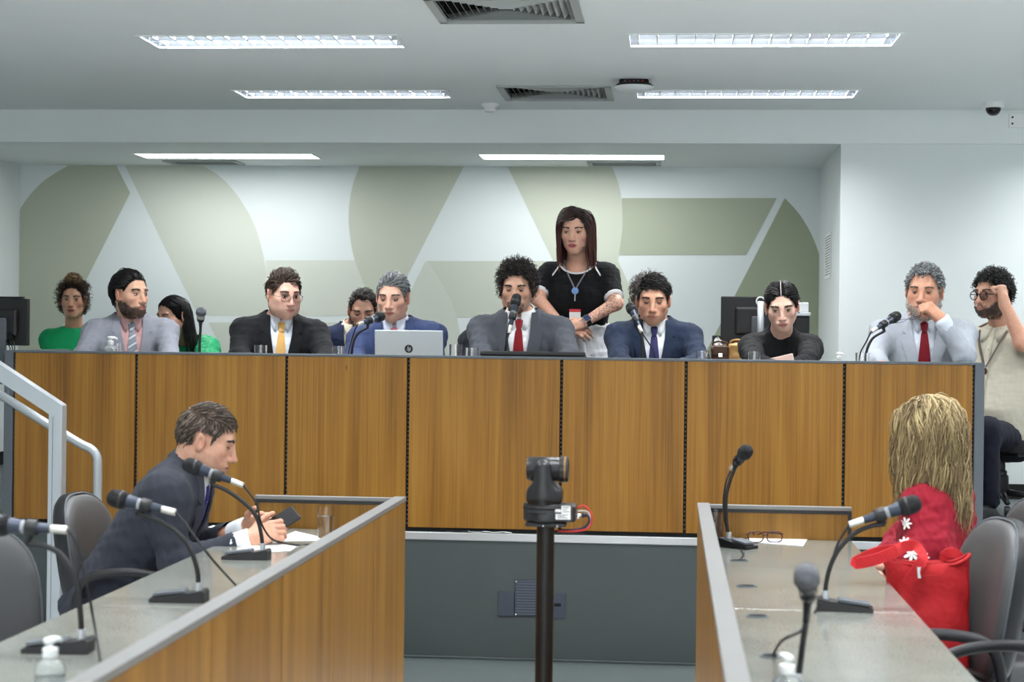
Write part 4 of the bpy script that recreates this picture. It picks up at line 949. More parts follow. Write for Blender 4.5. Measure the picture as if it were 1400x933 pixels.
def knit(col, name, sleeve='long', neckz=.60, seed=0, rough=.85, puff=0., res=.0075, mockneck=0., fatter=.004, collarring=None, drape=.0022, alpha=None, sheen=.03, neck_shape=None, wr_r=.033, bscale=900, mat_=None):
    def f(I):
        T, A, root = I['T'], I['A'], I['root']; M = mat_ or cloth(name, col, rough, sheen=sheen, bscale=bscale); tab = np.array(offs(I['tab'], fatter)) * T.s
        J = SDF().loft(tab, T.o, T.R, .03); wsh = np.interp(.55, [r[0] for r in I['tab']], [r[1] for r in I['tab']])
        for q in (-1, 1): J.ell(T.p(q * (wsh - .022), .004, .543), np.array([.062, .062, .055]) * T.s, T.R, .05)
        if I['p'].get('bust'):
            for q in (-1, 1): J.ell(T.p(q * .07, -.075, .40), np.array([.072, .062, .068]) * T.s, T.R, .05)
        body = SDF(); body.ops = list(J.ops); jn = []
        for i, (sh, el, wr) in enumerate(A):
            ax = (wr - el) / np.linalg.norm(wr - el)
            if sleeve == 'short':
                m = sh + (el - sh) * .80; J.cone(sh, m, (.062 + puff) * T.s, (.052 + puff) * T.s, .04)
            else:
                J.cone(sh, el, (.060 + puff) * T.s, (.049 + puff * 1.2) * T.s, .045); J.cone(el, wr - ax * .01, (.049 + puff) * T.s, wr_r * T.s, .03); jn += [(el, ax, .08)]
            jn += [((sh * .4 + el * .6), (el - sh) / np.linalg.norm(el - sh), .06)]
        if mockneck: J.cone(T.p(0, .018, .58), T.p(0, .02, .62 + mockneck), .066 * T.s, .058 * T.s, .02)
        V, F = J.mesh(res); V = relax(V, F, 4); q = T.inv(V)
        keep = np.ones(len(V), bool)
        if neck_shape: keep &= ~neck_shape(q)
        elif mockneck: keep &= ~((q[:, 2] > .618 + mockneck) & (np.hypot(q[:, 0], q[:, 1]) < .11))
        else: keep &= ~((q[:, 2] > neckz + np.clip((q[:, 1] + .02) * .45, 0, .05)) & (np.hypot(q[:, 0], q[:, 1]) < .13))
        if sleeve == 'short':
            for (sh, el, wr) in A:
                ax = (el - sh) / np.linalg.norm(el - sh); m = sh + (el - sh) * .80; u_ = (V - m) @ ax; keep &= ~((u_ > .0) & (u_ < .09) & (np.linalg.norm(V - m - u_[:, None] * ax, axis=1) < .060 + puff))
        V2 = fold(V, F, jn, drape, .07, seed, .004); F = F[keep[F].all(1)]
        quadmesh('top', V2, F, M, root); I['body'] = body; I['topmat'] = M
        if sleeve == 'short' :
            for (sh, el, wr) in A:
                ax = (el - sh) / np.linalg.norm(el - sh); m = sh + (el - sh) * .80; r = (.052 + puff) * T.s
                obj('sleeve_hem', MB().tube([m - ax * .010, m - ax * .009, m + ax * .001, m + ax * .002, m - ax * .004], [r * .97, r * 1.035, r * 1.035, r * .97, r * .9], 24, caps=False), I.get('hemmat') or M, root, smooth=True)
    return f

# ------------------------------------------------------------------ hair styles
BLACK, DARK, BROWN = (20, 18, 18), (34, 28, 25), (52, 40, 33)
DENS = 1.6; FRINGE = .011
def style(col, hl=HL_MAN, comb=None, length=.035, N=650, S=6, lift=.35, grav=.15, jit=.25, r=.0032, thick=.0015, mix=None, curl=None, seed=1, tip=None, tipw=.6, extra=None, var=.25, sides=3, capcol=None, collide=None, part=None, offs_=.005, taper=.35, vol=.012, long=False, zfree=-1.):
    def f(H, root, Sd):
        reg = lambda P: P[:, 2] > hair_line(P, hl) + .004 * np.sin(P[:, 0] * 260 + P[:, 1] * 190)
        regc = lambda P: P[:, 2] > hair_line(P, hl)
        gs = []; N_, r_ = int(N * DENS), r * .74
        Vc, Fc = cap(regc, thick); gs.append((Vc, Fc, np.tile(np.array(lin(capcol or col)[:3]) * .8, (len(Vc), 1))))
        cb = comb or (lambda P, n, t: np.stack([P[:, 0] * 2, np.full(len(P), .9), -np.abs(P[:, 0]) * 8 + .1], 1))
        pa = grow(H, N_, S, length, reg, cb, lift, grav, jit, curl, seed, offs=offs_, collide=collide, vol=vol, long=long, zfree=zfree)
        if not long:
            an = np.degrees(np.arctan2(np.abs(pa[:, :, 0]), -pa[:, :, 1])); hz = np.interp(an, [a for a, _ in hl], [z for _, z in hl]); pa = pa[~((an < 60) & (pa[:, :, 2] < hz - FRINGE)).any(1)]; N_ = len(pa)
        V, F = locks(pa, r_, taper, sides); gs.append((V, F, lockcol(N_, S, sides, col, var, seed, tip, tipw, mix)))
        for g in (extra(H) if extra else []): gs.append(g)
        hairmesh('hair', H, gs, root, capped=True, ear=not long)
    return f
topw = lambda P: np.clip((P[:, 2] - .03) / .06, 0, 1)
def swept(side=1., back=.5, fwd=0.):
    """top brushed to one side and back, sides down and back"""
    def c(P, n, t):
        w = topw(P); return np.stack([w * side, w * (back - fwd) + (1 - w) * .55, w * .1 - (1 - w) * .9], 1)
    return c
def parted(px=0., backw=.35, down=1.):
    def c(P, n, t):
        w = topw(P); s = np.where(P[:, 0] > px, 1., -1.); return np.stack([s * (w * 1.0 + .12), np.full(len(P), backw), -down * (1.15 - w)], 1)
    return c
tl = lambda top, side: (lambda P: side + (top - side) * np.clip((P[:, 2] - .03) / .06, 0, 1))
def beard(H, root, S, col, N=420, ln=.008, full=1., mix=None, seed=2, mous=True, goatee=False, r=.0012, name='beard'):
    rng = np.random.default_rng(seed); P = []
    ph = rng.uniform(-1.75, 1.75, N * 4); z = rng.uniform(-.128, -.03, N * 4)
    if goatee: ph = ph * .32
    d = np.stack([np.sin(ph), -np.cos(ph), np.zeros_like(ph)], 1); o = d * .17; o[:, 2] = z; P0 = H.inv(S.trace(H.p(o), -(d @ H.R.T) * np.ones((len(d), 1)) if False else None, 30)) if False else None
    # march radially inward, one direction per ray
    W = H.p(o); D = -(d @ H.R.T); t = np.zeros(len(W))
    for _ in range(34): t += np.clip(S.eval(W + t[:, None] * D), -.05, .1) * .85
    q = H.inv(W + t[:, None] * D); x = np.abs(q[:, 0])
    top = np.interp(x, [0, .012, .027, .045, .066, .09], [-.049, -.049, -.058, -.060, -.036, -.004]) if mous else np.interp(x, [0, .02, .03, .045, .066, .09], [-.084, -.084, -.07, -.052, -.018, .0])
    ok = (q[:, 2] < top) & (q[:, 1] < .008) & (np.linalg.norm(q, axis=1) < .16)
    lip = (x < .0245) & (np.abs(q[:, 2] + .0705) < .0095); ok &= ~lip; q = q[ok][:N]; n = len(q)
    nr = np.stack([q[:, 0], q[:, 1] + .02, np.zeros(n)], 1); nr /= np.linalg.norm(nr, axis=1)[:, None]
    dr = nr * .35 + np.array([0, -.05, -1.]) + rng.normal(size=(n, 3)) * .25; dr[:, 0] += np.sign(q[:, 0]) * .4 * (q[:, 2] > -.066); dr /= np.linalg.norm(dr, axis=1)[:, None]
    pa = q[:, None] + dr[:, None] * (np.linspace(0, ln, 4)[None] * rng.uniform(.7, 1.3, (n, 1)))[:, :, None]; V, F = locks(pa, r, .4); hairmesh(name, H, [(V, F, lockcol(n, 4, 3, col, .25, seed, mix=mix))], root)
def bearded(h, *a, **k):
    def f(H, root, S): h(H, root, S); beard(H, root, S, *a, **k)
    return f
def hframe(y, z):
    y = np.array(y, float); y /= np.linalg.norm(y); z = np.array(z, float); z = z - y * (z @ y); z /= np.linalg.norm(z); return np.stack([np.cross(y, z), y, z], 1)
def arm(a, b): return (list(at(*a)), list(at(*b)))
def spectacles(I, col=(40, 40, 44), r=(.025, .019), th=.0014, rim=True, z=-.006, square=2.6, label=None, lens_rim=True):
    H, root = I['H'], I['root']; M = mat('spectacle_%d_%d' % (col[0], int(th * 1e5)), col, .3, .4); m = MB(); ML = mat('spectacle_lens', (250, 252, 255), .02, trans=1., ior=1.02)
    fr = MB(); y = -.104; Ls = []
    for s in (-1, 1):
        P = []
        for t in np.linspace(0, 2 * math.pi, 25):
            c, q = math.cos(t), math.sin(t); P.append((s * .033 + r[0] * math.copysign(abs(c) ** (2 / square), c), y + .10 * abs(s * .033 + r[0] * c) ** 1.0 * .25, z + r[1] * math.copysign(abs(q) ** (2 / square), q)))
        fr.tube(H.p(np.array(P)), th, 6, caps=False)
        fr.tube(H.p(np.array([(s * .058, y + .012, z + .006), (s * .071, y + .02, z + .006), (s * .0815, -.03, z + .005), (s * .083, .008, z + .004), (s * .081, .022, z - .012)])), th * 1.1, 6)
        Ls.append(MB().prism(H.p(np.array(P[:-1]) + np.array([0, .0008, 0])), H.d(0, .0012, 0)))
    fr.tube(H.p(np.array([(-.009, y + .002, z + .004), (0, y - .002, z + .008), (.009, y + .002, z + .004)])), th, 6); fo = obj('spectacle_frame', fr, M, root, smooth=True)
    for q in Ls: obj('lens', q, ML, fo)['label'] = 'clear spectacle lens'

# ------------------------------------------------------------------ who sits where (face of the dais at 7.86, back wall at 11.6)
MT_STRIPE = bpy.data.materials.new('striped_tie')
def stripes(m, c1, c2, c3):
    m.use_nodes = True; nt = m.node_tree; b = nt.nodes['Principled BSDF']; tc = nt.nodes.new('ShaderNodeTexCoord'); mp = nt.nodes.new('ShaderNodeMapping'); mp.inputs['Rotation'].default_value = (0, math.radians(35), 0); nt.links.new(tc.outputs['Object'], mp.inputs[0])
    w = nt.nodes.new('ShaderNodeTexWave'); w.bands_direction = 'Z'; w.inputs['Scale'].default_value = 9.; nt.links.new(mp.outputs[0], w.inputs[0]); r = nt.nodes.new('ShaderNodeValToRGB'); e = r.color_ramp.elements; e[0].position = .35; e[0].color = lin(c1); e[1].position = .8; e[1].color = lin(c2); q = e.new(.5); q.color = lin(c3); r.color_ramp.interpolation = 'CONSTANT'
    nt.links.new(w.outputs[0], r.inputs[0]); nt.links.new(r.outputs[0], b.inputs['Base Color']); b.inputs['Roughness'].default_value = .5
stripes(MT_STRIPE, (132, 138, 148), (196, 200, 208), (104, 110, 124))

# man in grey pinstripe with pink shirt
YR = 8.62
person('grey_pink', 'man with slicked black hair, grey suit, pink shirt and striped tie, looking sideways', at(179, 402, 8.55), at(178, 433, YR), (214, 168, 142), yaw=57, pitch=2, tyaw=22, tpitch=8, troll=-2, hs=.95, ts=.94,
       face=dict(stubble=.86, jaw=1.05, nose=1.05, beardcol=(32, 26, 24)), arms=(arm((112, 490, 8.35), (150, 500, 8.12)), arm((232, 492, 8.42), (200, 502, 8.1))),
       hairfn=bearded(style(BLACK, hl=[(0, .074), (25, .07), (40, .055), (52, .036), (62, .014), (72, .004), (82, .020), (100, .024), (114, -.03), (130, -.085), (180, -.105)], comb=lambda P, n, t: np.stack([P[:, 0] * 1.5, np.full(len(P), 1.), -.55 * (P[:, 1] > .02) - .12], 1), length=tl(.13, .10), N=800, S=8, lift=.22, grav=.25, jit=.10, r=.0036, thick=.005, offs_=.011, vol=.010,
                extra=lambda H: [(lambda pa: locks(pa, .0026, .4) + (lockcol(90, 9, 3, (30, 26, 25), .3, 7),))(grow(H, 90, 9, .075, lambda P: (P[:, 2] < -.03) & (P[:, 1] > .03), lambda P, n, t: np.stack([P[:, 0] * 3, np.full(len(P), .3), np.full(len(P), -1.)], 1), .5, .4, .3, (.009, 1.6), 7))]), (26, 22, 21), 520, .007, r=.0013),
       clothes=suit((138, 140, 150), (206, 164, 164), tiemat=MT_STRIPE, tie=(1, 1, 1), name='grey_suit', seed=1), brow=(22, 19, 18), browt=.0045, gaze=(12, -2), eyes=(13, -12))

# man in black suit, yellow tie, glasses
I = person('black_yellow', 'man in black suit with yellow tie and thin metal glasses', at(388, 402, 8.55), at(384, 432, YR), (222, 176, 156), yaw=37, pitch=10, tyaw=16, tpitch=9, troll=2, hs=.97, ts=.96,
       face=dict(fat=1.12, jaw=1.1, nose=1.0, stubble=.12), arms=(arm((326, 490, 8.4), (365, 502, 8.1)), arm((448, 494, 8.45), (410, 503, 8.1))), hairfn=style(BROWN, hl=HL_MAN, comb=swept(.7, .5), length=tl(.062, .028), N=700, S=7, lift=.5, jit=.12, r=.0034, thick=.003, vol=.014, mix=((88, 70, 58), .3), seed=3, offs_=.006),
       clothes=suit((22, 23, 26), (228, 234, 244), (218, 172, 104), name='black_suit', seed=2, pocket=False), brow=(60, 45, 38), gaze=(6, -4), eyes=(15, -12))
spectacles(I, (70, 70, 74), th=.0011)

# man in blue suit, grey hair, looking down at the laptop
person('blue_grey', 'grey-haired man in blue suit and pink tie looking down behind the silver laptop', at(537, 406, 8.56), at(541, 439, YR), (214, 168, 146), yaw=-4, pitch=11, tyaw=3, tpitch=10, troll=-4, hs=.96, ts=.98, face=dict(jaw=1.08, nose=1.08, stubble=.1),
       arms=(arm((484, 496, 8.42), (510, 503, 8.1)), arm((592, 496, 8.42), (565, 503, 8.1))), hairfn=style((92, 94, 96), hl=HL_MAN, comb=swept(.3, 1.), length=tl(.05, .025), N=800, S=6, lift=.4, jit=.14, r=.003, thick=.003, vol=.012, mix=((158, 160, 162), .45), seed=4, offs_=.006),
       clothes=suit((50, 62, 96), (216, 222, 240), (206, 120, 128), name='blue_suit', seed=3), brow=(64, 56, 52), eyes=(-8, -16), gaze=(0, -28))

# bearded man behind him
person('navy_back', 'bearded man in navy suit sitting behind the grey-haired man', at(496, 424, 9.45), at(484, 445, 9.5), (196, 150, 128), yaw=10, pitch=20, tyaw=10, tpitch=8, hs=.94, ts=.93, face=dict(stubble=.5, nose=1.05),
       hairfn=bearded(style(DARK, hl=HL_RECEDE, comb=swept(.6, .8), length=tl(.04, .02), N=550, lift=.25, r=.003, seed=5), (44, 34, 30), 420, .007), clothes=suit((30, 37, 62), (222, 214, 190), None, name='navy_back_suit', seed=4, pocket=False, res=.011), brow=(36, 29, 26), eyes=(2, -14), gaze=(10, -16))

# the speaker
I7 = person('speaker', 'curly-haired man in grey suit and red tie speaking into a microphone', at(707, 393, 8.52), at(712, 428, YR), (206, 160, 136), yaw=-3, pitch=12, tyaw=0, tpitch=8, hs=.95, ts=1.04, face=dict(stubble=.35, nose=1.05, lipcol=(176, 108, 102)),
       arms=(arm((659, 490, 8.4), (690, 502, 8.1)), arm((779, 491, 8.4), (745, 502, 8.1))), hairfn=bearded(style((30, 26, 25), hl=HL_MAN, comb=lambda P, n, t: np.stack([P[:, 0] * 6, P[:, 1] * 4 + .1, .25 - .6 * (1 - topw(P))], 1), length=tl(.085, .07), N=900, S=10, lift=.95, grav=.25, jit=.45, r=.0026, thick=.010, vol=.030, curl=(.0075, 2.4), seed=6, var=.4, mix=((64, 54, 48), .18)), (30, 25, 23), 260, .007, goatee=True, r=.0013),
       clothes=suit((74, 77, 84), (236, 238, 240), (120, 18, 28), name='slate_suit', seed=5), brow=(26, 22, 20), browt=.004, eyes=(-9, -15), gaze=(0, -28))
# in-ear cable / earpiece
obj('earphone', MB().tube(I7['H'].p(np.array([(-.082, .0, -.02), (-.086, -.012, -.03), (-.084, -.018, -.045)])), .004, 8), M_MATTE, I7['root'], smooth=True)
obj('earphone', MB().tube(I7['H'].p(np.array([(.082, .0, -.02), (.086, -.012, -.03), (.084, -.018, -.045)])), .004, 8), M_MATTE, I7['root'], smooth=True)

# navy suit man
person('navy', 'dark-haired man in navy suit and navy tie reading downward beside the standing woman', at(893, 410, 8.54), at(894, 438, YR), (204, 154, 128), yaw=-1, pitch=11, tyaw=2, tpitch=9, hs=.97, ts=.94, face=dict(jaw=1.06, stubble=.22, nose=1.03),
       arms=(arm((846, 494, 8.4), (865, 504, 8.1)), arm((957, 495, 8.4), (925, 504, 8.1))), hairfn=style((26, 23, 23), hl=[(0, .060), (14, .064), (25, .056), (40, .052), (52, .032), (62, .0), (72, -.02), (80, .0), (86, .026), (104, .03), (112, -.01), (125, -.06), (180, -.078)], comb=swept(.8, .1, .3), length=tl(.05, .022), N=800, S=7, lift=.5, jit=.16, r=.0034, thick=.003, vol=.014, curl=(.003, 1.0), seed=8, var=.35, mix=((70, 62, 58), .12), offs_=.006),
       clothes=suit((34, 44, 64), (236, 238, 242), (52, 50, 92), name='navy_suit', seed=6), brow=(26, 22, 20), browt=.0042, eyes=(-7, -15), gaze=(0, -26))

# light suit man, hand at the mouth holding his glasses
hw = at(1287, 437, 8.35)
I11 = person('silver', 'grey-haired man in light grey suit and red tie, fist at his mouth', at(1264, 398, 8.52), at(1262, 433, YR), (202, 150, 124), yaw=-17, pitch=6, roll=2, tyaw=-4, tpitch=6, hs=1.02, ts=1.0, face=dict(fat=1.05, jaw=1.1, nose=1.2, stubble=.55, beardcol=(168, 160, 152)), neck_r=.058,
       arms=(arm((1196, 490, 8.4), (1205, 500, 8.12)), (list(at(1318, 486, 8.36)), list(hw))), hands=(None, (hframe((-.66, -.10, .62), (.42, -.75, .55)), 1)), hand_args=(None, dict(curls=(1.15, 1.15, 1.2, 1.2), thumb=.9, spread=.03)),
       hairfn=bearded(style((104, 106, 108), hl=HL_RECEDE, comb=lambda P, n, t: np.stack([P[:, 0] * 4, P[:, 1] * 2 - .2, .2 - .6 * (1 - topw(P))], 1), length=tl(.04, .03), N=850, S=8, lift=.7, grav=.2, jit=.4, r=.0027, thick=.004, vol=.010, curl=(.0055, 1.6), seed=9, mix=((172, 174, 176), .45), var=.3), (190, 184, 178), 420, .009, r=.0013),
       clothes=suit((166, 171, 180), (214, 220, 232), (112, 16, 28), name='silver_suit', seed=7, cuffs=(False, True)), brow=(84, 76, 70), eyes=(3, -12), gaze=(0, -14), fine=.0032)
# the woman in the sheer black top
M_SHEER = cloth('black_knit', (16, 16, 18), .8)
person('black_top', 'young woman with centre-parted black hair in sheer black turtleneck, leaning forward', at(1069, 418, 8.46), at(1068, 452, 8.60), (226, 184, 164), sex='f', yaw=-3, pitch=20, roll=-4, tyaw=0, tpitch=20, hs=.94, ts=.96, face=dict(jaw=.94, nose=.9, lips=1.15, lipcol=(196, 128, 122)),
       arms=(arm((1032, 495, 8.3), (1055, 500, 8.06)), arm((1104, 495, 8.3), (1085, 500, 8.06))), hairfn=style((20, 18, 19), hl=[(0, .072), (20, .064), (40, .04), (56, .0), (70, -.03), (85, .0), (100, .02), (112, -.02), (125, -.06), (180, -.08)], comb=lambda P, n, t: np.stack([np.where(P[:, 0] > 0, 1., -1.) * (topw(P) * .9), np.full(len(P), .75), -.6 * (1 - topw(P))], 1), length=tl(.13, .09), N=850, S=8, lift=.12, grav=.1, jit=.06, r=.0032, thick=.004, vol=.006, seed=10, offs_=.007,
           extra=lambda H: [(lambda pa: locks(pa, .003, .4) + (lockcol(60, 8, 3, (24, 21, 21), .3, 11),))(grow(H, 60, 8, .11, lambda P: (P[:, 2] < .04) & (P[:, 1] > .06), lambda P, n, t: np.stack([P[:, 0] * 6 + .3, np.full(len(P), .4), np.full(len(P), -1.)], 1), .5, .3, .3, (.006, 1.2), 11))]),
       clothes=knit((9, 9, 10), 'black_knit', mockneck=.045, seed=8), brow=(26, 22, 21), browt=.0042, eyes=(14, -10), gaze=(-6, 16))
H = PEOPLE['black_top']['H']
for e in (-1, 1): obj('earring', MB().lathe([(.001, -.004), (.0035, -.002), (.004, 0), (.0035, .002), (.001, .004)], c=H.p(e * .083, .004, -.045), n=10), M_CHROME, PEOPLE['black_top']['root'], smooth=True)
# pale line of the parting
Pp = np.array([(0.0, math.sin(a) * -.105 * 1.0 + .013, .022 + .1045 * math.cos(a)) for a in np.linspace(-.1, 1.05, 10)]); obj('hair_parting', MB().tube(H.p(Pp), .0015, 6, flat=.6), mat('scalp', (205, 190, 184), .6), PEOPLE['black_top']['root'], smooth=True)

# the standing woman
YS8 = 9.22
w8 = at(799, 441, 8.98); w8b = at(771, 449, 9.0)
PURP = (150, 40, 96)
def clothes8(I):
    T, A, root = I['T'], I['A'], I['root']; I['hemmat'] = cloth('white_piping', (236, 236, 236), .8)
    ns = lambda q: ((q[:, 0] / .098) ** 2 + ((q[:, 2] - .640) / .082) ** 2 < 1) & (q[:, 1] < .03) | (q[:, 2] > .612) & (np.abs(q[:, 0]) < .085)
    knit((13, 13, 15), 'black_shirt', sleeve='short', neck_shape=ns, seed=9, puff=-.004)(I); M = I['hemmat']
    th = np.linspace(math.radians(202), math.radians(338), 25); G = [(.101 * math.cos(t), .640 + .085 * math.sin(t)) for t in th]
    P = T.inv(I['body'].trace(T.p(np.array([(x, -.45, z) for x, z in G])), T.d(0, 1, 0))); P[:, 1] -= .002; obj('neck_piping', MB().tube(T.p(P), .0048, 8), M, root, smooth=True)
    for s in (-1, 1):
        pts = [(s * .082, .605), (s * .100, .575), (s * .120, .545), (s * .132, .515), (s * .134, .490)]; P = T.inv(I['body'].trace(T.p(np.array([(x, -.45, z) for x, z in pts])), T.d(0, 1, 0))); P = P[np.abs(P[:, 1]) < .3]; P[:, 1] -= .002; obj('shoulder_piping', MB().tube(T.p(smoothpath(P, 5)), .0042, 8), M, root, smooth=True)
    # lanyard, round tag and badge
    body = I['body']; Wl = mat('lanyard_grey', (120, 116, 122), .7)
    for s in (-1, 1):
        pts = np.array([(s * x, -.45, z) for x, z in ((.066, .62), (.058, .59), (.040, .55), (.018, .51), (.003, .48))]); P = T.inv(body.trace(T.p(pts), T.d(0, 1, 0))); P[:, 1] -= .004; obj('lanyard', MB().tube(T.p(smoothpath(P, 5)), .0045, 6, flat=.35), Wl, root, smooth=True)
    P = T.inv(body.trace(T.p(np.array([(0, -.45, .47), (0, -.45, .42), (0, -.45, .335)])), T.d(0, 1, 0)))
    Mx = np.eye(4); Mx[:3, :3] = T.R @ np.array([[1, 0, 0], [0, 0, -1], [0, 1, 0]]) ; Mx[:3, 3] = T.p(P[0] - np.array([0, .006, 0])); obj('round_tag', MB().lathe([(.018, 0), (.018, .003), (.016, .004)], n=24, M=Mx), mat('tag_blue', (112, 150, 204), .4), root)
    obj('badge_clip', MB().tube(T.p(np.array([P[0] - [0, .006, .018], P[1] - [0, .008, 0]])), .003, 6), M_CHROME, root)
    c = P[2] - np.array([0, .014, 0]); q = lambda x0, x1, z0, z1, y0, y1: T.p(np.array([(x, y, z) for z in (z0, z1) for x, y in ((x0, y0), (x1, y0), (x1, y1), (x0, y1))]) + c)
    FB = [(3, 2, 1, 0), (4, 5, 6, 7), (0, 1, 5, 4), (1, 2, 6, 5), (2, 3, 7, 6), (3, 0, 4, 7)]
    obj('badge', (q(-.028, .028, -.042, .03, -.001, .001), FB), M_PAPER, root); obj('badge_header', (q(-.028, .028, .03, .045, -.0015, .001), FB), mat('badge_red', (190, 50, 56), .5), root)
    b = MB(); 
    for k in range(3): b.add(q(-.02, .018 - .006 * k, -.034 + .006 * k, -.032 + .006 * k, -.0018, -.001), FB)
    obj('badge_print', b, M_INK, root)
    # belt of the white trousers
    V, F = SDF().loft(np.array(offs(T_WOMAN[:3] + [(.30, .15, .108, 0)], .012)) * T.s, T.o, T.R, .02).mesh(.012); obj_ = quadmesh('waistband', fold(V, F, [], .006, .035, 3), F, cloth('white_cotton', (226, 228, 232), .85), root); obj_['label'] = 'gathered white waistband of the trousers'
    for k in range(2): obj('waist_tie', MB().grid(*strip_on(T, SDF().loft(np.array(offs(T_WOMAN[:4], .016)) * T.s, T.o, T.R), [(.235 - .03 * j, -.03 + .04 * k + .004 * j, .005 + .04 * k + .006 * j) for j in range(6)], .006, .004, 4, .003)), cloth('white_cotton', (226, 228, 232)), root, smooth=True)
    I['trousers'] = cloth('white_cotton', (226, 228, 232), .85)
I8 = person('standing', 'standing woman in black top with white piping, white trousers and lanyard badge', at(787, 315, 9.12), at(791, 353, YS8), (206, 156, 132), sex='f', yaw=-9, pitch=10, tyaw=-3, tpitch=4, hs=.97, ts=1.02, standing=True, hs_=0 if False else None) if False else None
I8 = person('standing', 'standing woman in black top with white piping, white trousers and lanyard badge', at(787, 315, 9.12), at(791, 353, YS8), (222, 174, 150), sex='f', yaw=-9, pitch=10, tyaw=-3, tpitch=4, hs=.98, ts=1.04, standing=True,
       face=dict(lips=1.15, nose=1.05, lipcol=(168, 84, 92), bust=True, tattoo=1, fat=1.03), arms=((list(at(735, 408, 9.1)), list(w8b)), (list(at(842, 415, 9.06)), list(w8))), hands=((hframe((.9, -.2, -.1), (-.1, -.75, .65)), -1), (hframe((-.88, -.15, -.3), (.0, -.8, .6)), 1)), hand_args=(dict(curls=(.4, .4, .45, .5)), dict(curls=(.35, .4, .4, .45))),
       hairfn=style((44, 34, 32), hl=HL_WOMAN, comb=parted(.018, .16, 1.0), length=tl(.225, .165), N=850, S=12, lift=.25, grav=.5, jit=.10, r=.0038, thick=.005, seed=12, tip=(120, 70, 62), tipw=.6, offs_=.010, vol=.016, long=True, collide=lambda P: np.where((np.abs(P[:, 0:1]) < .066) & (P[:, 1:2] < -.02) & (P[:, 2:3] < .062), np.concatenate([np.where(P[:, :1] > 0, .066, -.066), P[:, 1:]], 1), P)),
       clothes=clothes8, brow=(40, 32, 30), eyes=(2, -12), gaze=(-8, -16), fine=.0036)
r8 = I8['root']; a8 = I8['A'][1]; ax = (a8[2] - a8[1]) / np.linalg.norm(a8[2] - a8[1]); wc = a8[2] - ax * .012
obj('watch_strap', MB().tube([wc - ax * .012, wc + ax * .012], [.033, .031], 18, caps=False), M_MATTE, r8, smooth=True)
fz = hframe(ax, (-.1, -.95, .3)); obj('watch_case', MB().box((-.017, -.019, .026), (.017, .019, .037), .004).mesh()[0] @ fz.T + wc if False else ((MB().box((-.017, -.019, .026), (.017, .019, .037), .004).mesh()[0] @ fz.T + wc), MB().box((-.017, -.019, .026), (.017, .019, .037), .004).mesh()[1]), mat('watch_case', (190, 190, 198), .25, .8), r8)
obj('watch_face', ((MB().box((-.014, -.016, .037), (.014, .016, .0378)).mesh()[0] @ fz.T + wc), MB().box((-.014, -.016, .037), (.014, .016, .0378)).mesh()[1]), mat('watch_glass', (40, 52, 84), .1), r8)
a8 = I8['A'][0]; ax = (a8[2] - a8[1]) / np.linalg.norm(a8[2] - a8[1]); wc = a8[2]
for k in range(3): obj('bracelet', MB().tube([wc - ax * (.02 - .012 * k) + .031 * (math.cos(t) * np.cross(ax, [0, 0, 1]) + math.sin(t) * np.cross(ax, np.cross(ax, [0, 0, 1]))) for t in np.linspace(0, 6.2832, 20)], .0035, 6, caps=False), [M_BLACK, mat('beads', (150, 130, 110), .5), M_BLACK][k], r8, smooth=True)

# man in the beige shirt at the right, seated on a swivel chair, fist at the temple
w12 = at(1373, 415, 9.14)
def shirt12(I):
    T, A, root = I['T'], I['A'], I['root']; M = cloth('beige_shirt', (196, 190, 172), .85, var=.015, bump=.05)
    knit((196, 190, 172), 'beige_shirt', sleeve='short', seed=10, puff=.016, neckz=.632, drape=.0012, fatter=.008, mat_=M)(I)
    for s in (-1, 1):
        ph = np.radians(np.linspace(10, 180, 18)) * s
        G, Th = ring(T, .016, .068, .070, ph, lambda a: .640 + .018 * (1 - math.cos(a)) / 2, lambda a: (.60 + .02 * (1 - math.cos(a)) / 2) - .05 * math.exp(-((abs(a) - .55) / .28) ** 2), .02, .003); G = press(T, I['body'], G, .008); obj('shirt_collar', MB().grid(G, Th), M, root, smooth=True)
    P = T.inv(I['body'].trace(T.p(np.array([(0, -.45, z) for z in (.56, .5, .42, .3, .2)])), T.d(0, 1, 0)))
    G, Th = strip_on(T, I['body'], [(z, -.016, .016) for z in (.58, .5, .4, .3, .2, .1)], .006, .006, 3); obj('placket', MB().grid(G, Th), M, root, smooth=True)
    for k in range(4): obj('button', MB().lathe([(.005, -.001), (.005, .002)], c=T.p(T.inv(I['body'].trace(T.p(np.array([(0, -.45, .52 - .09 * k)])), T.d(0, 1, 0)))[0] - np.array([0, .009, 0])), n=8), M_WHITE, root)
    Wl = mat('lanyard_brown', (96, 84, 80), .7)
    for s in (-1, 1):
        pts = np.array([(s * x, -.45, z) for x, z in ((.075, .615), (.06, .56), (.03, .49), (.004, .43))]); P = T.inv(I['body'].trace(T.p(pts), T.d(0, 1, 0))); P[:, 1] -= .01; obj('lanyard', MB().tube(T.p(smoothpath(P, 5)), .006, 6, flat=.35), Wl, root, smooth=True)
    P = T.inv(I['body'].trace(T.p(np.array([(0, -.45, .41)])), T.d(0, 1, 0)))[0]; Mx = np.eye(4); Mx[:3, :3] = T.R @ np.array([[1, 0, 0], [0, 0, -1], [0, 1, 0]]); Mx[:3, 3] = T.p(P - np.array([0, .012, 0])); obj('round_tag', MB().lathe([(.019, 0), (.019, .003)], n=20, M=Mx), mat('tag_dark_red', (86, 40, 40), .4), root)
    I['trousers'] = cloth('dark_jeans', (30, 32, 44), .8)
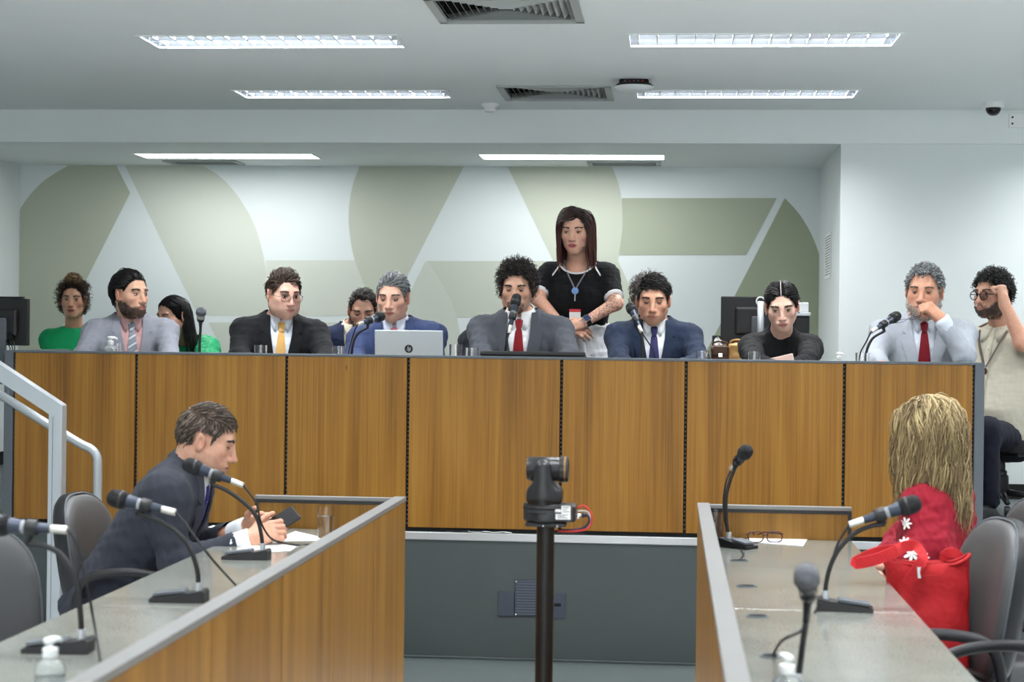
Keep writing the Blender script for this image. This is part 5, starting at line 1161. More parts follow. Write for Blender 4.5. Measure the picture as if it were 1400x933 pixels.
I12 = person('beige', 'bearded man in beige shirt and round glasses, fist at his temple, on swivel chair', at(1357, 402, 9.3), at(1371, 447, 9.38), (206, 158, 134), yaw=-52, pitch=3, tyaw=-38, tpitch=2, hs=1.0, ts=1.02, tab=T_BELLY, face=dict(fat=1.12, jaw=1.1, stubble=.9, nose=1.1, beardcol=(52, 44, 42)),
       arms=((list(at(1333, 500, 9.5)), list(at(1318, 548, 9.25))), (list(at(1398, 470, 9.1)), list(w12))), hands=(None, (hframe((-.15, .1, 1.), (.75, -.6, .15)), 1)), hand_args=(None, dict(curls=(1.5, 1.5, 1.5, 1.5), thumb=1.0, spread=.02)),
       hairfn=bearded(style((22, 20, 20), hl=HL_MAN, comb=lambda P, n, t: np.stack([P[:, 0] * 5, P[:, 1] * 3 - .2, .2 - .5 * (1 - topw(P))], 1), length=tl(.055, .045), N=850, S=8, lift=.8, grav=.2, jit=.45, r=.003, thick=.006, vol=.018, curl=(.007, 1.6), seed=13, var=.35), (40, 33, 31), 480, .007),
       clothes=shirt12, brow=(30, 26, 25), gaze=(-6, 0))
spectacles(I12, (22, 22, 24), r=(.025, .022), th=.0024, square=2.1)

# women in green at the back
def bun(H):
    rng = np.random.default_rng(21); n = 260; d = rng.normal(size=(n, 3)); d /= np.linalg.norm(d, axis=1)[:, None]; c = np.array([0, .0, .128]); R = np.array([.05, .048, .036]); pa = []
    for i in range(n):
        ph = rng.uniform(0, 6.28); t = np.linspace(0, 1, 9); base = c + d[i] * R * .75; a = np.cross(d[i], [.3, .5, .8]); a /= np.linalg.norm(a); b = np.cross(d[i], a); pa.append(base + d[i] * (t * .022)[:, None] + .007 * (np.cos(ph + t * 9)[:, None] * a + np.sin(ph + t * 9)[:, None] * b))
    V, F = locks(np.array(pa), .0032, .5); return [(V, F, lockcol(n, 9, 3, (66, 52, 42), .4, 22, (176, 142, 98), .8))]
person('green_curly', 'woman with curly hair in a high bun, green knit top, at the far left', at(100, 409, 9.9), at(101, 446, 9.98), (200, 152, 126), sex='f', yaw=10, pitch=4, tyaw=14, tpitch=3, hs=.88, ts=.92, face=dict(lips=1.25, lipcol=(140, 78, 72), nose=1.05, bust=True),
       arms=((list(at(75, 485, 9.9)), list(at(92, 510, 9.7))), (list(at(133, 485, 9.9)), list(at(118, 510, 9.7)))), hairfn=style((34, 27, 24), hl=HL_WOMAN, comb=lambda P, n, t: np.stack([P[:, 0] * 8, np.full(len(P), .2), .35 - 1.2 * (P[:, 2] < .05)], 1), length=tl(.05, .10), N=800, S=10, lift=.6, grav=.4, jit=.4, r=.0026, thick=.005, vol=.035, curl=(.008, 2.4), seed=14, var=.4, tip=(120, 94, 66), tipw=.4, extra=bun),
       clothes=knit((24, 150, 92), 'green_knit', mockneck=.012, seed=11, res=.009), brow=(34, 27, 24), eyes=(14, -11), gaze=(10, 2))
def hair3(H):
    pa = grow(H, 420, 12, .34, lambda P: P[:, 2] > hair_line(P, HL_WOMAN), parted(.0, .25, 1.), .12, .8, .06, None, 15, offs=.010)
    return [locks(pa, .004, .4) + (lockcol(420, 12, 3, (22, 19, 20), .3, 15),)]
person('green_leaning', 'woman with long black hair in puff-sleeved green blouse, head bowed behind the grey suit', at(236, 431, 9.55), at(252, 460, 9.72), (214, 164, 140), sex='f', yaw=-34, pitch=14, roll=0, tyaw=-20, tpitch=22, troll=-4, hs=.92, ts=.95, face=dict(lips=1.1),
       arms=((list(at(222, 500, 9.5)), list(at(215, 505, 9.2))), (list(at(283, 496, 9.5)), list(at(250, 505, 9.2)))), hairfn=style((22, 19, 20), hl=HL_WOMAN, comb=parted(0, .3, 1.), length=tl(.30, .26), N=500, S=11, lift=.1, grav=.8, jit=.06, r=.0042, thick=.005, seed=16, offs_=.010, vol=.008, long=True, collide=lambda P: np.where((np.abs(P[:, 0:1]) < .100) & (P[:, 1:2] < .01) & (P[:, 2:3] < .062), np.concatenate([np.where(P[:, :1] > 0, .070, -.070), np.maximum(P[:, 1:2], .0), P[:, 2:]], 1), P)),
       clothes=knit((22, 148, 94), 'green_satin', rough=.45, seed=12, puff=.020, drape=.005, res=.009), brow=(30, 25, 24), eyes=(-4, -14), gaze=(0, -24))
# three more people, nearly hidden behind the front row
person('hidden_black', 'person almost hidden behind the man with yellow tie, only an ear edge showing', at(385, 404, 9.5), at(388, 445, 9.6), (206, 158, 134), yaw=-8, pitch=4, hs=.93, ts=.8, hairfn=style(DARK, length=tl(.035, .02), N=300, seed=17), clothes=knit((60, 62, 66), 'grey_knit', res=.014), fine=.006)
person('hidden_speaker', 'dark-clothed person almost hidden behind the speaker, only a sleeve showing', at(703, 400, 9.4), at(690, 446, 9.5), (190, 142, 118), yaw=4, pitch=4, hs=.9, ts=1.0, arms=((list(at(646, 492, 9.4)), list(at(660, 505, 9.1))), (list(at(745, 492, 9.4)), list(at(730, 505, 9.1)))), hairfn=style(DARK, length=tl(.035, .02), N=300, seed=18), clothes=knit((28, 30, 38), 'dark_knit', res=.014), fine=.006)
person('hidden_navy', 'frizzy-haired person hidden behind the man in the navy tie', at(888, 408, 9.5), at(888, 450, 9.6), (196, 148, 124), sex='f', yaw=6, pitch=6, hs=.92, ts=.85, hairfn=style((66, 58, 54), hl=HL_WOMAN, comb=lambda P, n, t: np.stack([P[:, 0] * 8, np.full(len(P), .2), .2 - 1. * (P[:, 2] < .05)], 1), length=.10, N=600, S=9, lift=.75, grav=.5, jit=.5, r=.0026, thick=.006, vol=.035, curl=(.008, 2.), seed=19, mix=((120, 112, 108), .25)), clothes=knit((50, 52, 60), 'grey_knit2', res=.014), fine=.006)

# the man with the phone at the left desk, in profile
Y13 = 5.88
wr = at(340, 739, 5.74); wl = at(338, 722, 5.93)
I13 = person('phone_man', 'brown-haired man in charcoal suit leaning over a phone at the left desk', at(284, 601, Y13), at(259, 637, Y13 + .02), (206, 158, 134), yaw=96, pitch=19, tyaw=92, tpitch=33, hs=1.0, ts=1.0, base=0., face=dict(fat=1.06, jaw=1.08, nose=1.12, stubble=.22), neck_r=.06,
       arms=((list(at(238, 772, 5.70)), list(wr)), (list(at(262, 750, 6.10)), list(wl))), hands=((hframe((.80, .10, .34), (.25, -.80, -.35) if False else (-.10, -.86, .42)), -1), (hframe((.78, -.30, .36), (-.1, .8, .55)), 1)), hand_args=(dict(curls=(.65, .75, .8, .85), thumb=.35), dict(curls=(.6, .75, .8, .85), thumb=.2)), finehands=True,
       hairfn=style((74, 62, 54), hl=[(0, .062), (25, .060), (40, .052), (52, .036), (60, .016), (70, -.012), (79, .005), (86, .028), (104, .03), (114, -.02), (126, -.062), (180, -.085)], comb=swept(.25, .15, .55), length=tl(.036, .026), N=1100, S=6, lift=.35, jit=.13, r=.0027, thick=.003, vol=.010, seed=23, mix=((118, 106, 96), .35), var=.25), 
       clothes=suit((52, 55, 64), (232, 236, 242), (44, 42, 110), name='charcoal_suit', seed=13, cspan=115, cuffs=(True, True), pocket=False, res=.0075), brow=(52, 42, 36), browt=.004, eyes=(-6, -14), gaze=(0, -30), fine=.0030, legs=True)
# the woman in red seen from behind at the right desk
def red(I):
    T, A, root = I['T'], I['A'], I['root']; M = cloth('crimson_blouse', (136, 20, 38), .75, var=.02)
    knit((150, 24, 44), 'crimson_blouse', seed=14, puff=.022, drape=.004, mat_=M, neckz=.61, wr_r=.055)(I)
    # white lace flowers on the sleeve
    sh, el, wr_ = I['A'][1]; lace = cloth('white_lace', (236, 234, 230), .8); bd = SDF(); bd.ops = I['body'].ops + [('c', (sh, el, .085, .08), .04, False), ('c', (el, wr_, .08, .06), .03, False)]
    for (px, py, s) in ((1247, 757, .030), (1263, 763, .02), (1238, 716, .022), (1237, 742, .02)):
        b = MB()
        for k in range(7):
            a = k * 2 * math.pi / 7; pts = []
            for (u, v) in ((0, 0), (.45, .17), (.8, .15), (1, 0), (.8, -.15), (.45, -.17)): pts.append((u * math.cos(a) - v * math.sin(a), u * math.sin(a) + v * math.cos(a)))
            w = at(px, py, 5.2); rt = CR; P = np.array([w + s * (x * CR + z * CU) for x, z in pts]); Q = bd.trace(P, ray(px, py) / np.linalg.norm(ray(px, py)), 60); d = ray(px, py) / np.linalg.norm(ray(px, py)); b.prism(Q - d * .004, d * .003)
        obj('lace_flower', b, lace, root)

def crown14(H):
    o = []
    for sd, cb in ((31, (0., 1., -.35)), (32, (.5, .9, -.35)), (33, (-.5, .9, -.35))):
        pa = grow(H, 330, 14, .28, lambda P: (P[:, 2] > .085) & (P[:, 1] < .02), lambda P, n, t: np.tile(np.array(cb), (len(P), 1)), .18, .5, .12, (.008, 1.2), sd, offs=.018, vol=.014, long=True); o.append(locks(pa, .0023, .2) + (lockcol(330, 14, 3, (140, 120, 86), .35, sd, mix=((188, 168, 124), .4)),))
    return o
I14 = person('red_woman', 'blonde woman in crimson blouse seen from behind at the right desk', at(1266, 594, 5.98), at(1283, 652, 6.0), (226, 178, 156), sex='f', yaw=206, pitch=6, tyaw=-112, tpitch=8, hs=1.0, ts=1.02, base=0.,
       arms=((list(at(1240, 745, 6.25)), list(at(1215, 765, 6.1))), (list(at(1272, 752, 5.78)), list(at(1222, 772, 5.72)))), hands=(None, (hframe((-.9, .1, .05), (0, -.4, .9)), 1)), hand_args=(None, dict(curls=(.3, .3, .35, .4))),
       hairfn=style((132, 112, 80), hl=[(0, .07), (20, .064), (40, .04), (56, .0), (75, -.05), (90, -.06), (180, -.085)], comb=parted(.01, .2, 1.), length=tl(.34, .25), N=1700, S=16, lift=.22, grav=.45, jit=.19, r=.0030, thick=.008, vol=.020, long=True, seed=24, mix=((184, 164, 120), .40), var=.35, curl=(.012, 1.3), capcol=(128, 110, 80), offs_=.012, taper=.2, extra=crown14),
       clothes=red, brow=(110, 90, 60), fine=.0036)

# ------------------------------------------------------------------ microphones
M_MIC = mat('mic_body', (52, 58, 70), .35, .5); M_GRILLE = mat('mic_grille', (30, 30, 32), .55, .4, bump=.6, bscale=900); M_CONN = mat('mic_connector', (212, 208, 200), .3, .7); M_TAPE = mat('mic_tape', (186, 190, 196), .5); M_RUB = mat('gooseneck_rubber', (20, 20, 22), .5)
def frame_z(d):
    d = np.array(d, float); d /= np.linalg.norm(d); a = np.cross(d, [0, 0, 1.] if abs(d[2]) < .95 else [1., 0, 0]); a /= np.linalg.norm(a); M = np.eye(4); M[:3, 0] = a; M[:3, 1] = np.cross(d, a); M[:3, 2] = d; return M
def microphone(label, base, bdir, neck, head, tail, cable=None, blen=.145, tape=True, silver=False, group=None, grille=None, low=True):
    t = thing('microphone', label, 'microphone', tuple(base), group=group, world=True); base = np.array(base, float)
    b = np.array([bdir[0], bdir[1], 0.]); b /= np.linalg.norm(b); s = np.array([-b[1], b[0], 0.]); up = np.array([0, 0, 1.])
    m = MB(); prof = [(-.022, 0), (blen - .022, 0), (blen - .022, .010), (blen - .06, .016), (.012, .026), (-.016, .032), (-.022, .026)]
    for w0, w1, z1 in ((-.034, .034, 1.),):
        m.prism([base + b * x + s * w0 + up * (z * z1 + .0005) for x, z in prof], s * (w1 - w0))
    ba = obj('base', m, M_BLACK, t)
    m2 = MB(); m2.prism([base + b * x + s * (-.026) + up * (z + .004) for x, z in [(.03, .022), (blen - .03, .012), (blen - .03, .018), (.035, .028)]], s * .052); obj('switch_plate', m2, M_SLATE, ba)
    P = smoothpath([base + up * .03] + [np.array(p) for p in neck], 7)
    obj('collar', MB().tube([base + up * .028, base + up * .05], .009, 12), M_SILVER, t, smooth=True, angle=50)
    obj('gooseneck', MB().tube(P, .0062, 10), M_RUB, t, smooth=True)
    head = np.array(head, float); tail = np.array(tail, float); d = head - tail; L = np.linalg.norm(d); d /= L; Mx = frame_z(d); Mx[:3, 3] = tail
    k = L / .185
    hd = obj('handle', MB().lathe([(.0095, .038 * k), (.0105, .045 * k), (.0145, .10 * k), (.0185, .132 * k), (.0185, .136 * k)], M=Mx, n=20), M_MIC if not silver else M_CONN, t, smooth=True, angle=40)
    obj('connector', MB().lathe([(.0085, 0), (.0092, .004 * k), (.0092, .040 * k), (.0085, .042 * k)], M=Mx, n=18), M_CONN, hd, smooth=True, angle=40)
    if tape: obj('name_band', MB().lathe([(.0130, .078 * k), (.0150, .104 * k), (.0152, .104 * k), (.0152, .112 * k)], M=Mx, n=20, caps=False), M_TAPE, hd, smooth=True)
    gr = obj('grille', MB().lathe([(.0185, .134 * k), (.0235, .142 * k), (.0245, .150 * k), (.0245, .163 * k), (.0235, .175 * k), (.0195, .184 * k), (.011, .190 * k), (.002, .192 * k)], M=Mx, n=22), grille or M_GRILLE, t, smooth=True)
    obj('grille_ring', MB().lathe([(.0248, .149 * k), (.0255, .151 * k), (.0255, .155 * k), (.0248, .157 * k)], M=Mx, n=22, caps=False), M_SILVER if silver else M_BLACK, gr, smooth=True)
    q = tail + d * .085 * k; e = P[-1]; obj('clip', MB().tube([e, e * .5 + q * .5 - d * .004, q - d * .001], [.007, .008, .011], 10), M_BLACK, t, smooth=True)
    obj('clip', MB().lathe([(.0165, .068 * k), (.0175, .070 * k), (.0185, .094 * k), (.0175, .096 * k)], M=Mx, n=16, caps=False), M_BLACK, t, smooth=True)
    if cable is not None: obj('cable', MB().tube(smoothpath([tail] + [np.array(p) for p in cable], 8), .0032, 8), M_RUB, t, smooth=True)
    return t
A_ = lambda Y, *ps: [at(x, y, Y) for x, y in ps]
def on(px, py, z=.752): return atz(px, py, z)
y1 = atz(111, 892, .75)[1]
microphone('nearest microphone on the left desk, its head cut by the left edge', atz(111, 892, .7502), (-1, -.05), A_(y1, (110, 840), (103, 792), (82, 758), (57, 746), (36, 744)), at(-16, 717, y1), at(92, 725, y1), A_(y1, (104, 742), (118, 795), (130, 860)) + [on(139, 915)])
y2 = atz(271, 823, .75)[1]
microphone('microphone on the left desk pointing at the seated man, middle one of three', atz(271, 823, .7502), (-1, -.05), A_(y2, (270, 782), (262, 755), (247, 733), (225, 717), (203, 707), (187, 703)), at(150, 680, y2), at(240, 701, y2), A_(y2, (256, 720), (290, 765)) + [on(327, 806)])
y3 = atz(359, 765, .75)[1]
microphone('farthest microphone on the left desk, in front of the man with the phone', atz(359, 765, .7502), (-1, -.05), A_(y3, (357, 730), (350, 706), (334, 688), (310, 671), (288, 662)), at(253, 634, y3), at(333, 664, y3), A_(y3, (350, 688), (357, 715)) + [at(370, 736, y3 + .04), at(388, 743, y3 + .10), on(408, 746), on(422, 745), on(433, 748)])
y4 = atz(996, 748, .75)[1]
microphone('tall microphone at the far end of the right desk beside the eyeglasses', atz(996, 748, .7502), (.75, -.6), A_(y4, (993, 710), (993, 680), (998, 658), (1004, 642)), at(1022, 615, y4 - .10), at(1000, 641, y4 + .04), A_(y4 + .02, (992, 662), (989, 695), (993, 722)) + [on(1002, 740), on(1016, 757), on(1011, 766)], blen=.12, tape=False)
y5 = atz(1128, 834, .75)[1]
microphone('microphone in the middle of the right desk pointing at the woman in red', atz(1128, 834, .7502), (1, -.08), A_(y5, (1130, 795), (1137, 770), (1148, 750), (1168, 730), (1190, 720), (1210, 717)), at(1256, 687, y5), at(1161, 718, y5), A_(y5, (1145, 745), (1133, 785), (1124, 815)) + [on(1114, 838)])
y6 = 3.5
microphone('nearest microphone on the right desk, seen end-on', (at(1088, 930, y6)[0], y6 - .04, .7502), (.2, -1), A_(y6, (1092, 925), (1097, 885), (1102, 850)), at(1102, 783, y6 - .14), at(1107, 832, y6 + .02), A_(y6, (1098, 860), (1070, 876)) + [on(1058, 893)], grille=mat('steel_grille', (104, 106, 112), .35, .7, bump=.6, bscale=900), tape=False)
ZW = 1.3055; YM = 8.12
def dm(label, bx, neck, head, tail, cable=None, **k):
    x = at(bx, 490, YM)[0]; return microphone(label, (x, YM, ZW), k.pop('bd', (0, 1)), [at(a, b, YM) for a, b in neck], at(*head), at(*tail), cable, blen=.13, **k)
dm('silver-headed microphone on the dais in front of the woman in green blouse', 273, [(273, 470), (274, 452), (274, 444)], (275, 424, YM - .05), (274, 446, YM + .07), silver=True, grille=mat('steel_grille', (150, 154, 160), .35, .8), tape=False)
dm('microphone left of the silver laptop, angled to the grey-haired man', 481, [(481, 482), (484, 466), (491, 455), (503, 448)], (523, 432, YM + .02), (489, 444, YM - .12), [at(485, 452, YM - .1), at(479, 472, YM - .08), (at(476, 490, YM)[0], YM - .05, ZW + .003)])
dm('microphone at the mouth of the curly-haired speaker', 692, [(692, 478), (693, 462), (696, 446)], (707, 404, YM + .05), (696, 456, YM - .02), [at(693, 466, YM - .03), at(690, 480, YM - .02), (at(688, 490, YM)[0], YM + .03, ZW + .003)])
dm('microphone in front of the man with the navy tie', 878, [(878, 484), (878, 464), (873, 451), (868, 444)], (861, 417, YM + .03), (877, 454, YM - .06), [at(884, 465, YM - .05), at(893, 480, YM - .03), (at(899, 490, YM)[0], YM, ZW + .003)])
dm('microphone in front of the grey-haired man with his fist at his mouth', 1184, [(1184, 486), (1187, 474), (1194, 462), (1209, 453)], (1228, 431, YM + .02), (1191, 454, YM - .12), [at(1184, 468, YM - .1), at(1176, 484, YM - .06), (at(1172, 494, YM)[0], YM, ZW + .003)])

# ------------------------------------------------------------------ glasses, bottles and small things on the dais
def tumbler(p, label, r=.032, h=.095, water=.0, group=None, parts=True):
    t = thing('water_glass', label, 'glass', tuple(p), group=group)
    obj('tumbler', MB().lathe([(.002, .002), (r * .86, .002), (r * .9, .006), (r, h), (r - .002, h), (r * .88, .010), (.002, .009)], n=28, caps=False), M_GLASS, t, smooth=True, angle=50)
    if water: obj('water', MB().lathe([(r * .875, .0105), (r * .875 + (r * .10) * water, h * water), (.001, h * water)], n=28), M_WATER, t, smooth=True, angle=50)
    return t
for px, Y, lab in ((160.5, 8.06, 'small clear glass beside the sanitizer bottle, in front of the grey pinstripe suit'), (356.5, 8.03, 'clear glass on the dais in front of the black suit'), (463, 8.03, 'clear glass on the dais left of the microphone by the laptop'), (623, 8.16, 'clear glass right of the silver laptop, left of the speaker'), (645, 8.03, 'clear glass at the left end of the flat black screen'), (960, 8.03, 'clear glass on the dais right of the navy suit'), (1031.5, 8.03, 'clear glass on the dais in front of the woman in black'), (1179, 8.03, 'clear glass at the foot of the rightmost dais microphone')):
    x = at(px, 485, Y)[0]; tumbler((x, Y, ZW), lab, r=.031 if px != 160.5 else .022, h=.098 if px != 623 else .112)
def pump_bottle(p, label, s=1., rz=0.):
    t = thing('sanitizer_bottle', label, 'bottle', tuple(p), rz)
    obj('bottle', MB().lathe([(.001, .001), (.026 * s, .001), (.029 * s, .005 * s), (.029 * s, .066 * s), (.024 * s, .078 * s), (.012 * s, .085 * s), (.012 * s, .09 * s), (.001, .09 * s)], n=24, caps=False), M_CLEARPL, t, smooth=True, angle=50)
    obj('gel', MB().lathe([(.026 * s, .004), (.027 * s, .05 * s), (.001, .05 * s)], n=24), mat('gel', (240, 248, 250), .05, trans=.9, ior=1.3), t, smooth=True, angle=50)
    c = obj('pump_collar', MB().lathe([(.0135 * s, .086 * s), (.0145 * s, .088 * s), (.0145 * s, .104 * s), (.008 * s, .107 * s), (.004 * s, .108 * s), (.004 * s, .116 * s)], n=20), M_WHITE, t, smooth=True, angle=40)
    obj('pump_head', MB().tube([(-.012 * s, 0, .118 * s), (.004 * s, 0, .119 * s), (.022 * s, 0, .1185 * s), (.031 * s, 0, .113 * s)], [.0075 * s, .0075 * s, .005 * s, .0035 * s], 12), M_WHITE, t, smooth=True)
    return t
pump_bottle((at(151, 478, 8.02)[0], 8.02, ZW), 'clear pump bottle of sanitizer in front of the grey pinstripe suit', 1.04)
pump_bottle((at(1146.5, 486, 8.02)[0], 8.02, ZW), 'small sanitizer bottle at the last joint of the dais, right of the woman in black', .78)
p = atz(68, 962, .7502); pump_bottle(p, 'white-capped sanitizer bottle in the lower left corner, on the left desk', 1.0, 1.2)
p = atz(1075, 985, .7502); pump_bottle(p, 'sanitizer bottle in front of the nearest right microphone, cut by the bottom edge', .98, 2.0)
# water glasses on the lower desks
p = atz(445, 736, .7505); t = tumbler(p, 'tall glass of water on the left desk beside the papers', .030, .112, .68)
p = atz(978, 737, .7505); t = tumbler(p, 'glass of water in the far corner of the right desk', .030, .105, .55)

# silver laptop seen from behind
xl, xr = at(513, 470, 8.08)[0], at(606, 470, 8.08)[0]; zt = at(560, 451.5, 8.03)[2]; xc = (xl + xr) / 2
t = thing('laptop', 'open silver laptop seen from the back in front of the grey-haired man', 'laptop', (xc, 8.1, ZW), world=True)
obj('base', MB().box((xl, 8.09, ZW + .001), (xr, 8.32, ZW + .017), .004), M_SILVER, t)
lidm = MB().box((xl, -.004, 0), (xr, .004, zt - ZW - .012), .0035); lv = lidm.mesh(); R_ = rotx(.16); o = obj('screen_lid', (lv[0] @ R_.T + np.array([0, 8.085, ZW + .013]), lv[1]), mat('laptop_silver', (206, 212, 216), .4, .3), t)
lg = np.array([xc, 8.085, ZW + .013]); LZ = .078
c = [(.0195 * math.cos(a), .0195 * math.sin(a)) for a in np.linspace(0, 2 * math.pi, 28, endpoint=False)]
o = obj('logo_disc', MB().prism([lg + R_ @ np.array([x, -.0042, LZ + z]) for x, z in c], R_ @ np.array([0, -.0006, 0])), mat('logo_dark', (44, 46, 50), .3), t)
m = MB(); stl = lambda pts: m.prism([lg + R_ @ np.array([x * .001, -.0049, LZ + z * .001]) for x, z in pts], R_ @ np.array([0, -.0004, 0]))
sk = lambda x0, z0, x1, z1, w: stl([(x0, z0), (x0 + w, z0), (x1 + w, z1), (x1, z1)])
sk(-9.5, -9, -3.0, 15, 2.6); sk(-3.6, -9, -.6, 3.0, 2.6); stl([(-4.5, 3), (-3.8, 6), (1.5, 6), (2.0, 3)]); sk(-1.5, -15, 4.2, 6, 2.6); sk(5.2, -6, 7.6, 3.0, 2.6); stl([(3.6, 3), (4.3, 6), (9.2, 6), (10.2, 3)]); stl([(1.2, -9), (2, -6), (7.8, -6), (7.2, -9)])
obj('logo_letters', m, M_SILVER, t)
obj('hinge', MB().tube([(xl + .03, 8.09, ZW + .014), (xr - .03, 8.09, ZW + .014)], .006, 10), M_BLACK, t, smooth=True)
# flat black screen in front of the speaker
xl, xr = at(657, 484, 8.02)[0], at(801, 484, 8.02)[0]
t = thing('flat_screen', 'wide flat black screen lying tilted in front of the speaker', 'screen', ((xl + xr) / 2, 8.1, ZW), world=True)
sv = MB().box((xl, 0, -.022), (xr, .27, 0), .006).mesh(); R_ = rotx(-.17); obj('panel', (sv[0] @ R_.T + np.array([0, 7.99, 1.392]), sv[1]), M_BLACK, t)
sv = MB().box((xl + .015, .015, .0), (xr - .015, .255, .001)).mesh(); obj('display', (sv[0] @ R_.T + np.array([0, 7.99, 1.392]), sv[1]), mat('dark_display', (14, 15, 18), .12), t)
obj('stand', MB().box(((xl + xr) / 2 - .1, 8.06, ZW), ((xl + xr) / 2 + .1, 8.18, 1.345), .004), M_BLACK, t)
# phone of the woman in black, leaning on her hands
q = at(1069, 489, 8.04); t = thing('phone', 'pale pink phone standing upright before the woman in black', 'phone', tuple(q), world=True)
R_ = rotz(-.3) @ roty(math.radians(78)) @ rotx(.5); bx = MB().box((-.037, -.004, -.075), (.037, .004, .075), .0038).mesh(); obj('phone_body', (bx[0] @ R_.T + q + np.array([0, 0, -.030]), bx[1]), mat('pink_phone', (222, 202, 196), .35), t)
cb = MB()
for dx, dz in ((.018, -.055), (.018, -.032), (0, -.055)): cb.lathe([(.008, 0), (.008, .0015), (.005, .002)], n=12, M=np.array([[1, 0, 0, dx], [0, 0, -1, -.004], [0, 1, 0, dz], [0, 0, 0, 1.]]))
cb = cb.mesh(); obj('camera_lens', (cb[0] @ R_.T + q + np.array([0, 0, -.030]), cb[1]), M_BLACK, t)

# ------------------------------------------------------------------ loose eyeglasses
def eyeglasses(label, O, R, col, th=.0016, rx=.026, rz=.019, open_=.35, sq=2.8, tl=(1., 1.)):
    t = thing('eyeglasses', label, 'eyeglasses', tuple(O), world=True); F = Frame(O, R); M = mat('frame_%d_%d_%d' % col, col, .3, .2); ML = mat('spectacle_lens', (250, 252, 255), .02, trans=1., ior=1.02)
    for s in (-1, 1):
        P = np.array([(s * .034 + rx * math.copysign(abs(math.cos(a)) ** (2 / sq), math.cos(a)), 0, rz * math.copysign(abs(math.sin(a)) ** (2 / sq), math.sin(a))) for a in np.linspace(0, 2 * math.pi, 25)])
        obj('rim', MB().tube(F.p(P), th, 6, caps=False), M, t, smooth=True); obj('lens', MB().prism(F.p(P[:-1]), F.d(0, .001, 0)), ML, t)
        a = s * open_; g = tl[(s + 1) // 2]; T_ = [(s * .060, .002, .008), (s * .066, .010, .008), (s * .066 - math.sin(a) * .09 * g, .010 + math.cos(a) * .09 * g, .007), (s * .066 - math.sin(a) * .125 * g, .010 + math.cos(a) * .125 * g, -.006)]
        obj('temple', MB().tube(F.p(np.array(T_)), th * 1.1, 6), M, t, smooth=True)
    obj('bridge', MB().tube(F.p(np.array([(-.010, 0, .004), (0, -.001, .008), (.010, 0, .004)])), th, 6), M, t, smooth=True); return t
c0 = at(1241, 437, 8.28); R_ = np.stack([np.array([.97, .0, .20]), np.cross([.2 * -1, .25, .95], [.97, 0, .2]) * 1., [0, 0, 0]], 1)
ex = np.array([.955, .1, .23]); ex /= np.linalg.norm(ex); ey = np.array([.28, .35, .88]); ey -= ex * (ex @ ey); ey /= np.linalg.norm(ey)
eyeglasses('thin dark eyeglasses dangling from the hand of the man in light grey', c0, np.stack([ex, ey, np.cross(ex, ey)], 1), (34, 30, 30), .0013, .026, .016, .05, tl=(.25, .62))
p = atz(1046, 742, .752); ex = np.array([.97, .22, 0.]); ey = np.array([-.22, .97, 0.]); eyeglasses('folded dark red eyeglasses on papers at the end of the right desk', (p[0], p[1], .771), np.stack([ex, ey, [0, 0, 1.]], 1), (62, 26, 38), .0022, .027, .019, .5)
# papers and pen case
def sheet_at(name, label, pts, z, cat='paper', m=M_PAPER, th=.0012):
    P = [atz(x, y, z) for x, y in pts]; c = np.mean(P, 0); o = obj(name, MB().prism([q - c for q in P], (0, 0, th)), m); o.location = c; return tag(o, label, cat)
sheet_at('paper_sheet', 'white sheet of paper under the glass of water on the left desk', [(352, 748), (404, 727), (442, 736), (437, 740), (378, 741)], .7506)
sheet_at('paper_sheet', 'white sheet of paper under the hands of the man with the phone', [(318, 755), (350, 738), (409, 747), (397, 754), (352, 756)], .7506)
sheet_at('paper_sheet', 'printed white sheet below the eyeglasses on the right desk', [(1014, 741), (1037, 732), (1104, 738), (1098, 747)], .7506)
p = atz(1070, 736, .7502); t = thing('pen_case', 'slim dark case lying behind the eyeglasses on the right desk', 'pen case', (p[0], p[1], .7502)); obj('case', MB().tube([(-.065, .01, .008), (-.06, .01, .009), (.055, -.005, .009), (.06, -.006, .008)], [.006, .009, .009, .006], 12), mat('case_dark', (46, 42, 58), .35), t, smooth=True); obj('clip', MB().box((.02, -.006, .017), (.055, .0, .0195)), M_CHROME, t)
q = at(320, 719, 6.2); t = thing('folder', 'blue folder with white papers under the forearm of the man with the phone', 'folder', tuple(q), world=True)
obj('cover', MB().box((q[0] - .09, 6.09, .7505), (q[0] + .05, 6.24, .7545)), mat('folder_blue', (58, 70, 150), .4), t); obj('papers', MB().box((q[0] - .088, 6.085, .7548), (q[0] + .045, 6.238, .758)), M_PAPER, t)
# phone between the hands
a, b = at(362, 726, 5.78), at(394, 708, 5.78); d = (b - a) / np.linalg.norm(b - a); n = np.cross(d, [0, 1., 0]); n /= np.linalg.norm(n); w = np.cross(n, d); R_ = np.stack([w, n, d], 1); c0 = (a + b) / 2
d = np.array([.78, .36, .51]); d /= np.linalg.norm(d); n = np.cross(d, [-.1, 1., 0]); n = np.array([-.35, -.75, .60]); n -= d * (n @ d); n /= np.linalg.norm(n); w = np.cross(n, d); R_ = np.stack([w, n, d], 1)
t = thing('phone', 'black phone held in the hands of the man at the left desk', 'phone', tuple(c0), world=True)
bx = MB().box((-.037, -.0045, -.074), (.037, .0045, .074), .0042).mesh(); obj('phone_body', (bx[0] @ R_.T + c0 + np.array([0, .02, .0]), bx[1]), M_BLACK, t)
bx = MB().box((-.034, .0045, -.07), (.034, .005, .07)).mesh(); obj('screen', (bx[0] @ R_.T + c0 + np.array([0, .02, 0]), bx[1]), mat('phone_screen', (16, 17, 20), .5, spec=.15), t)

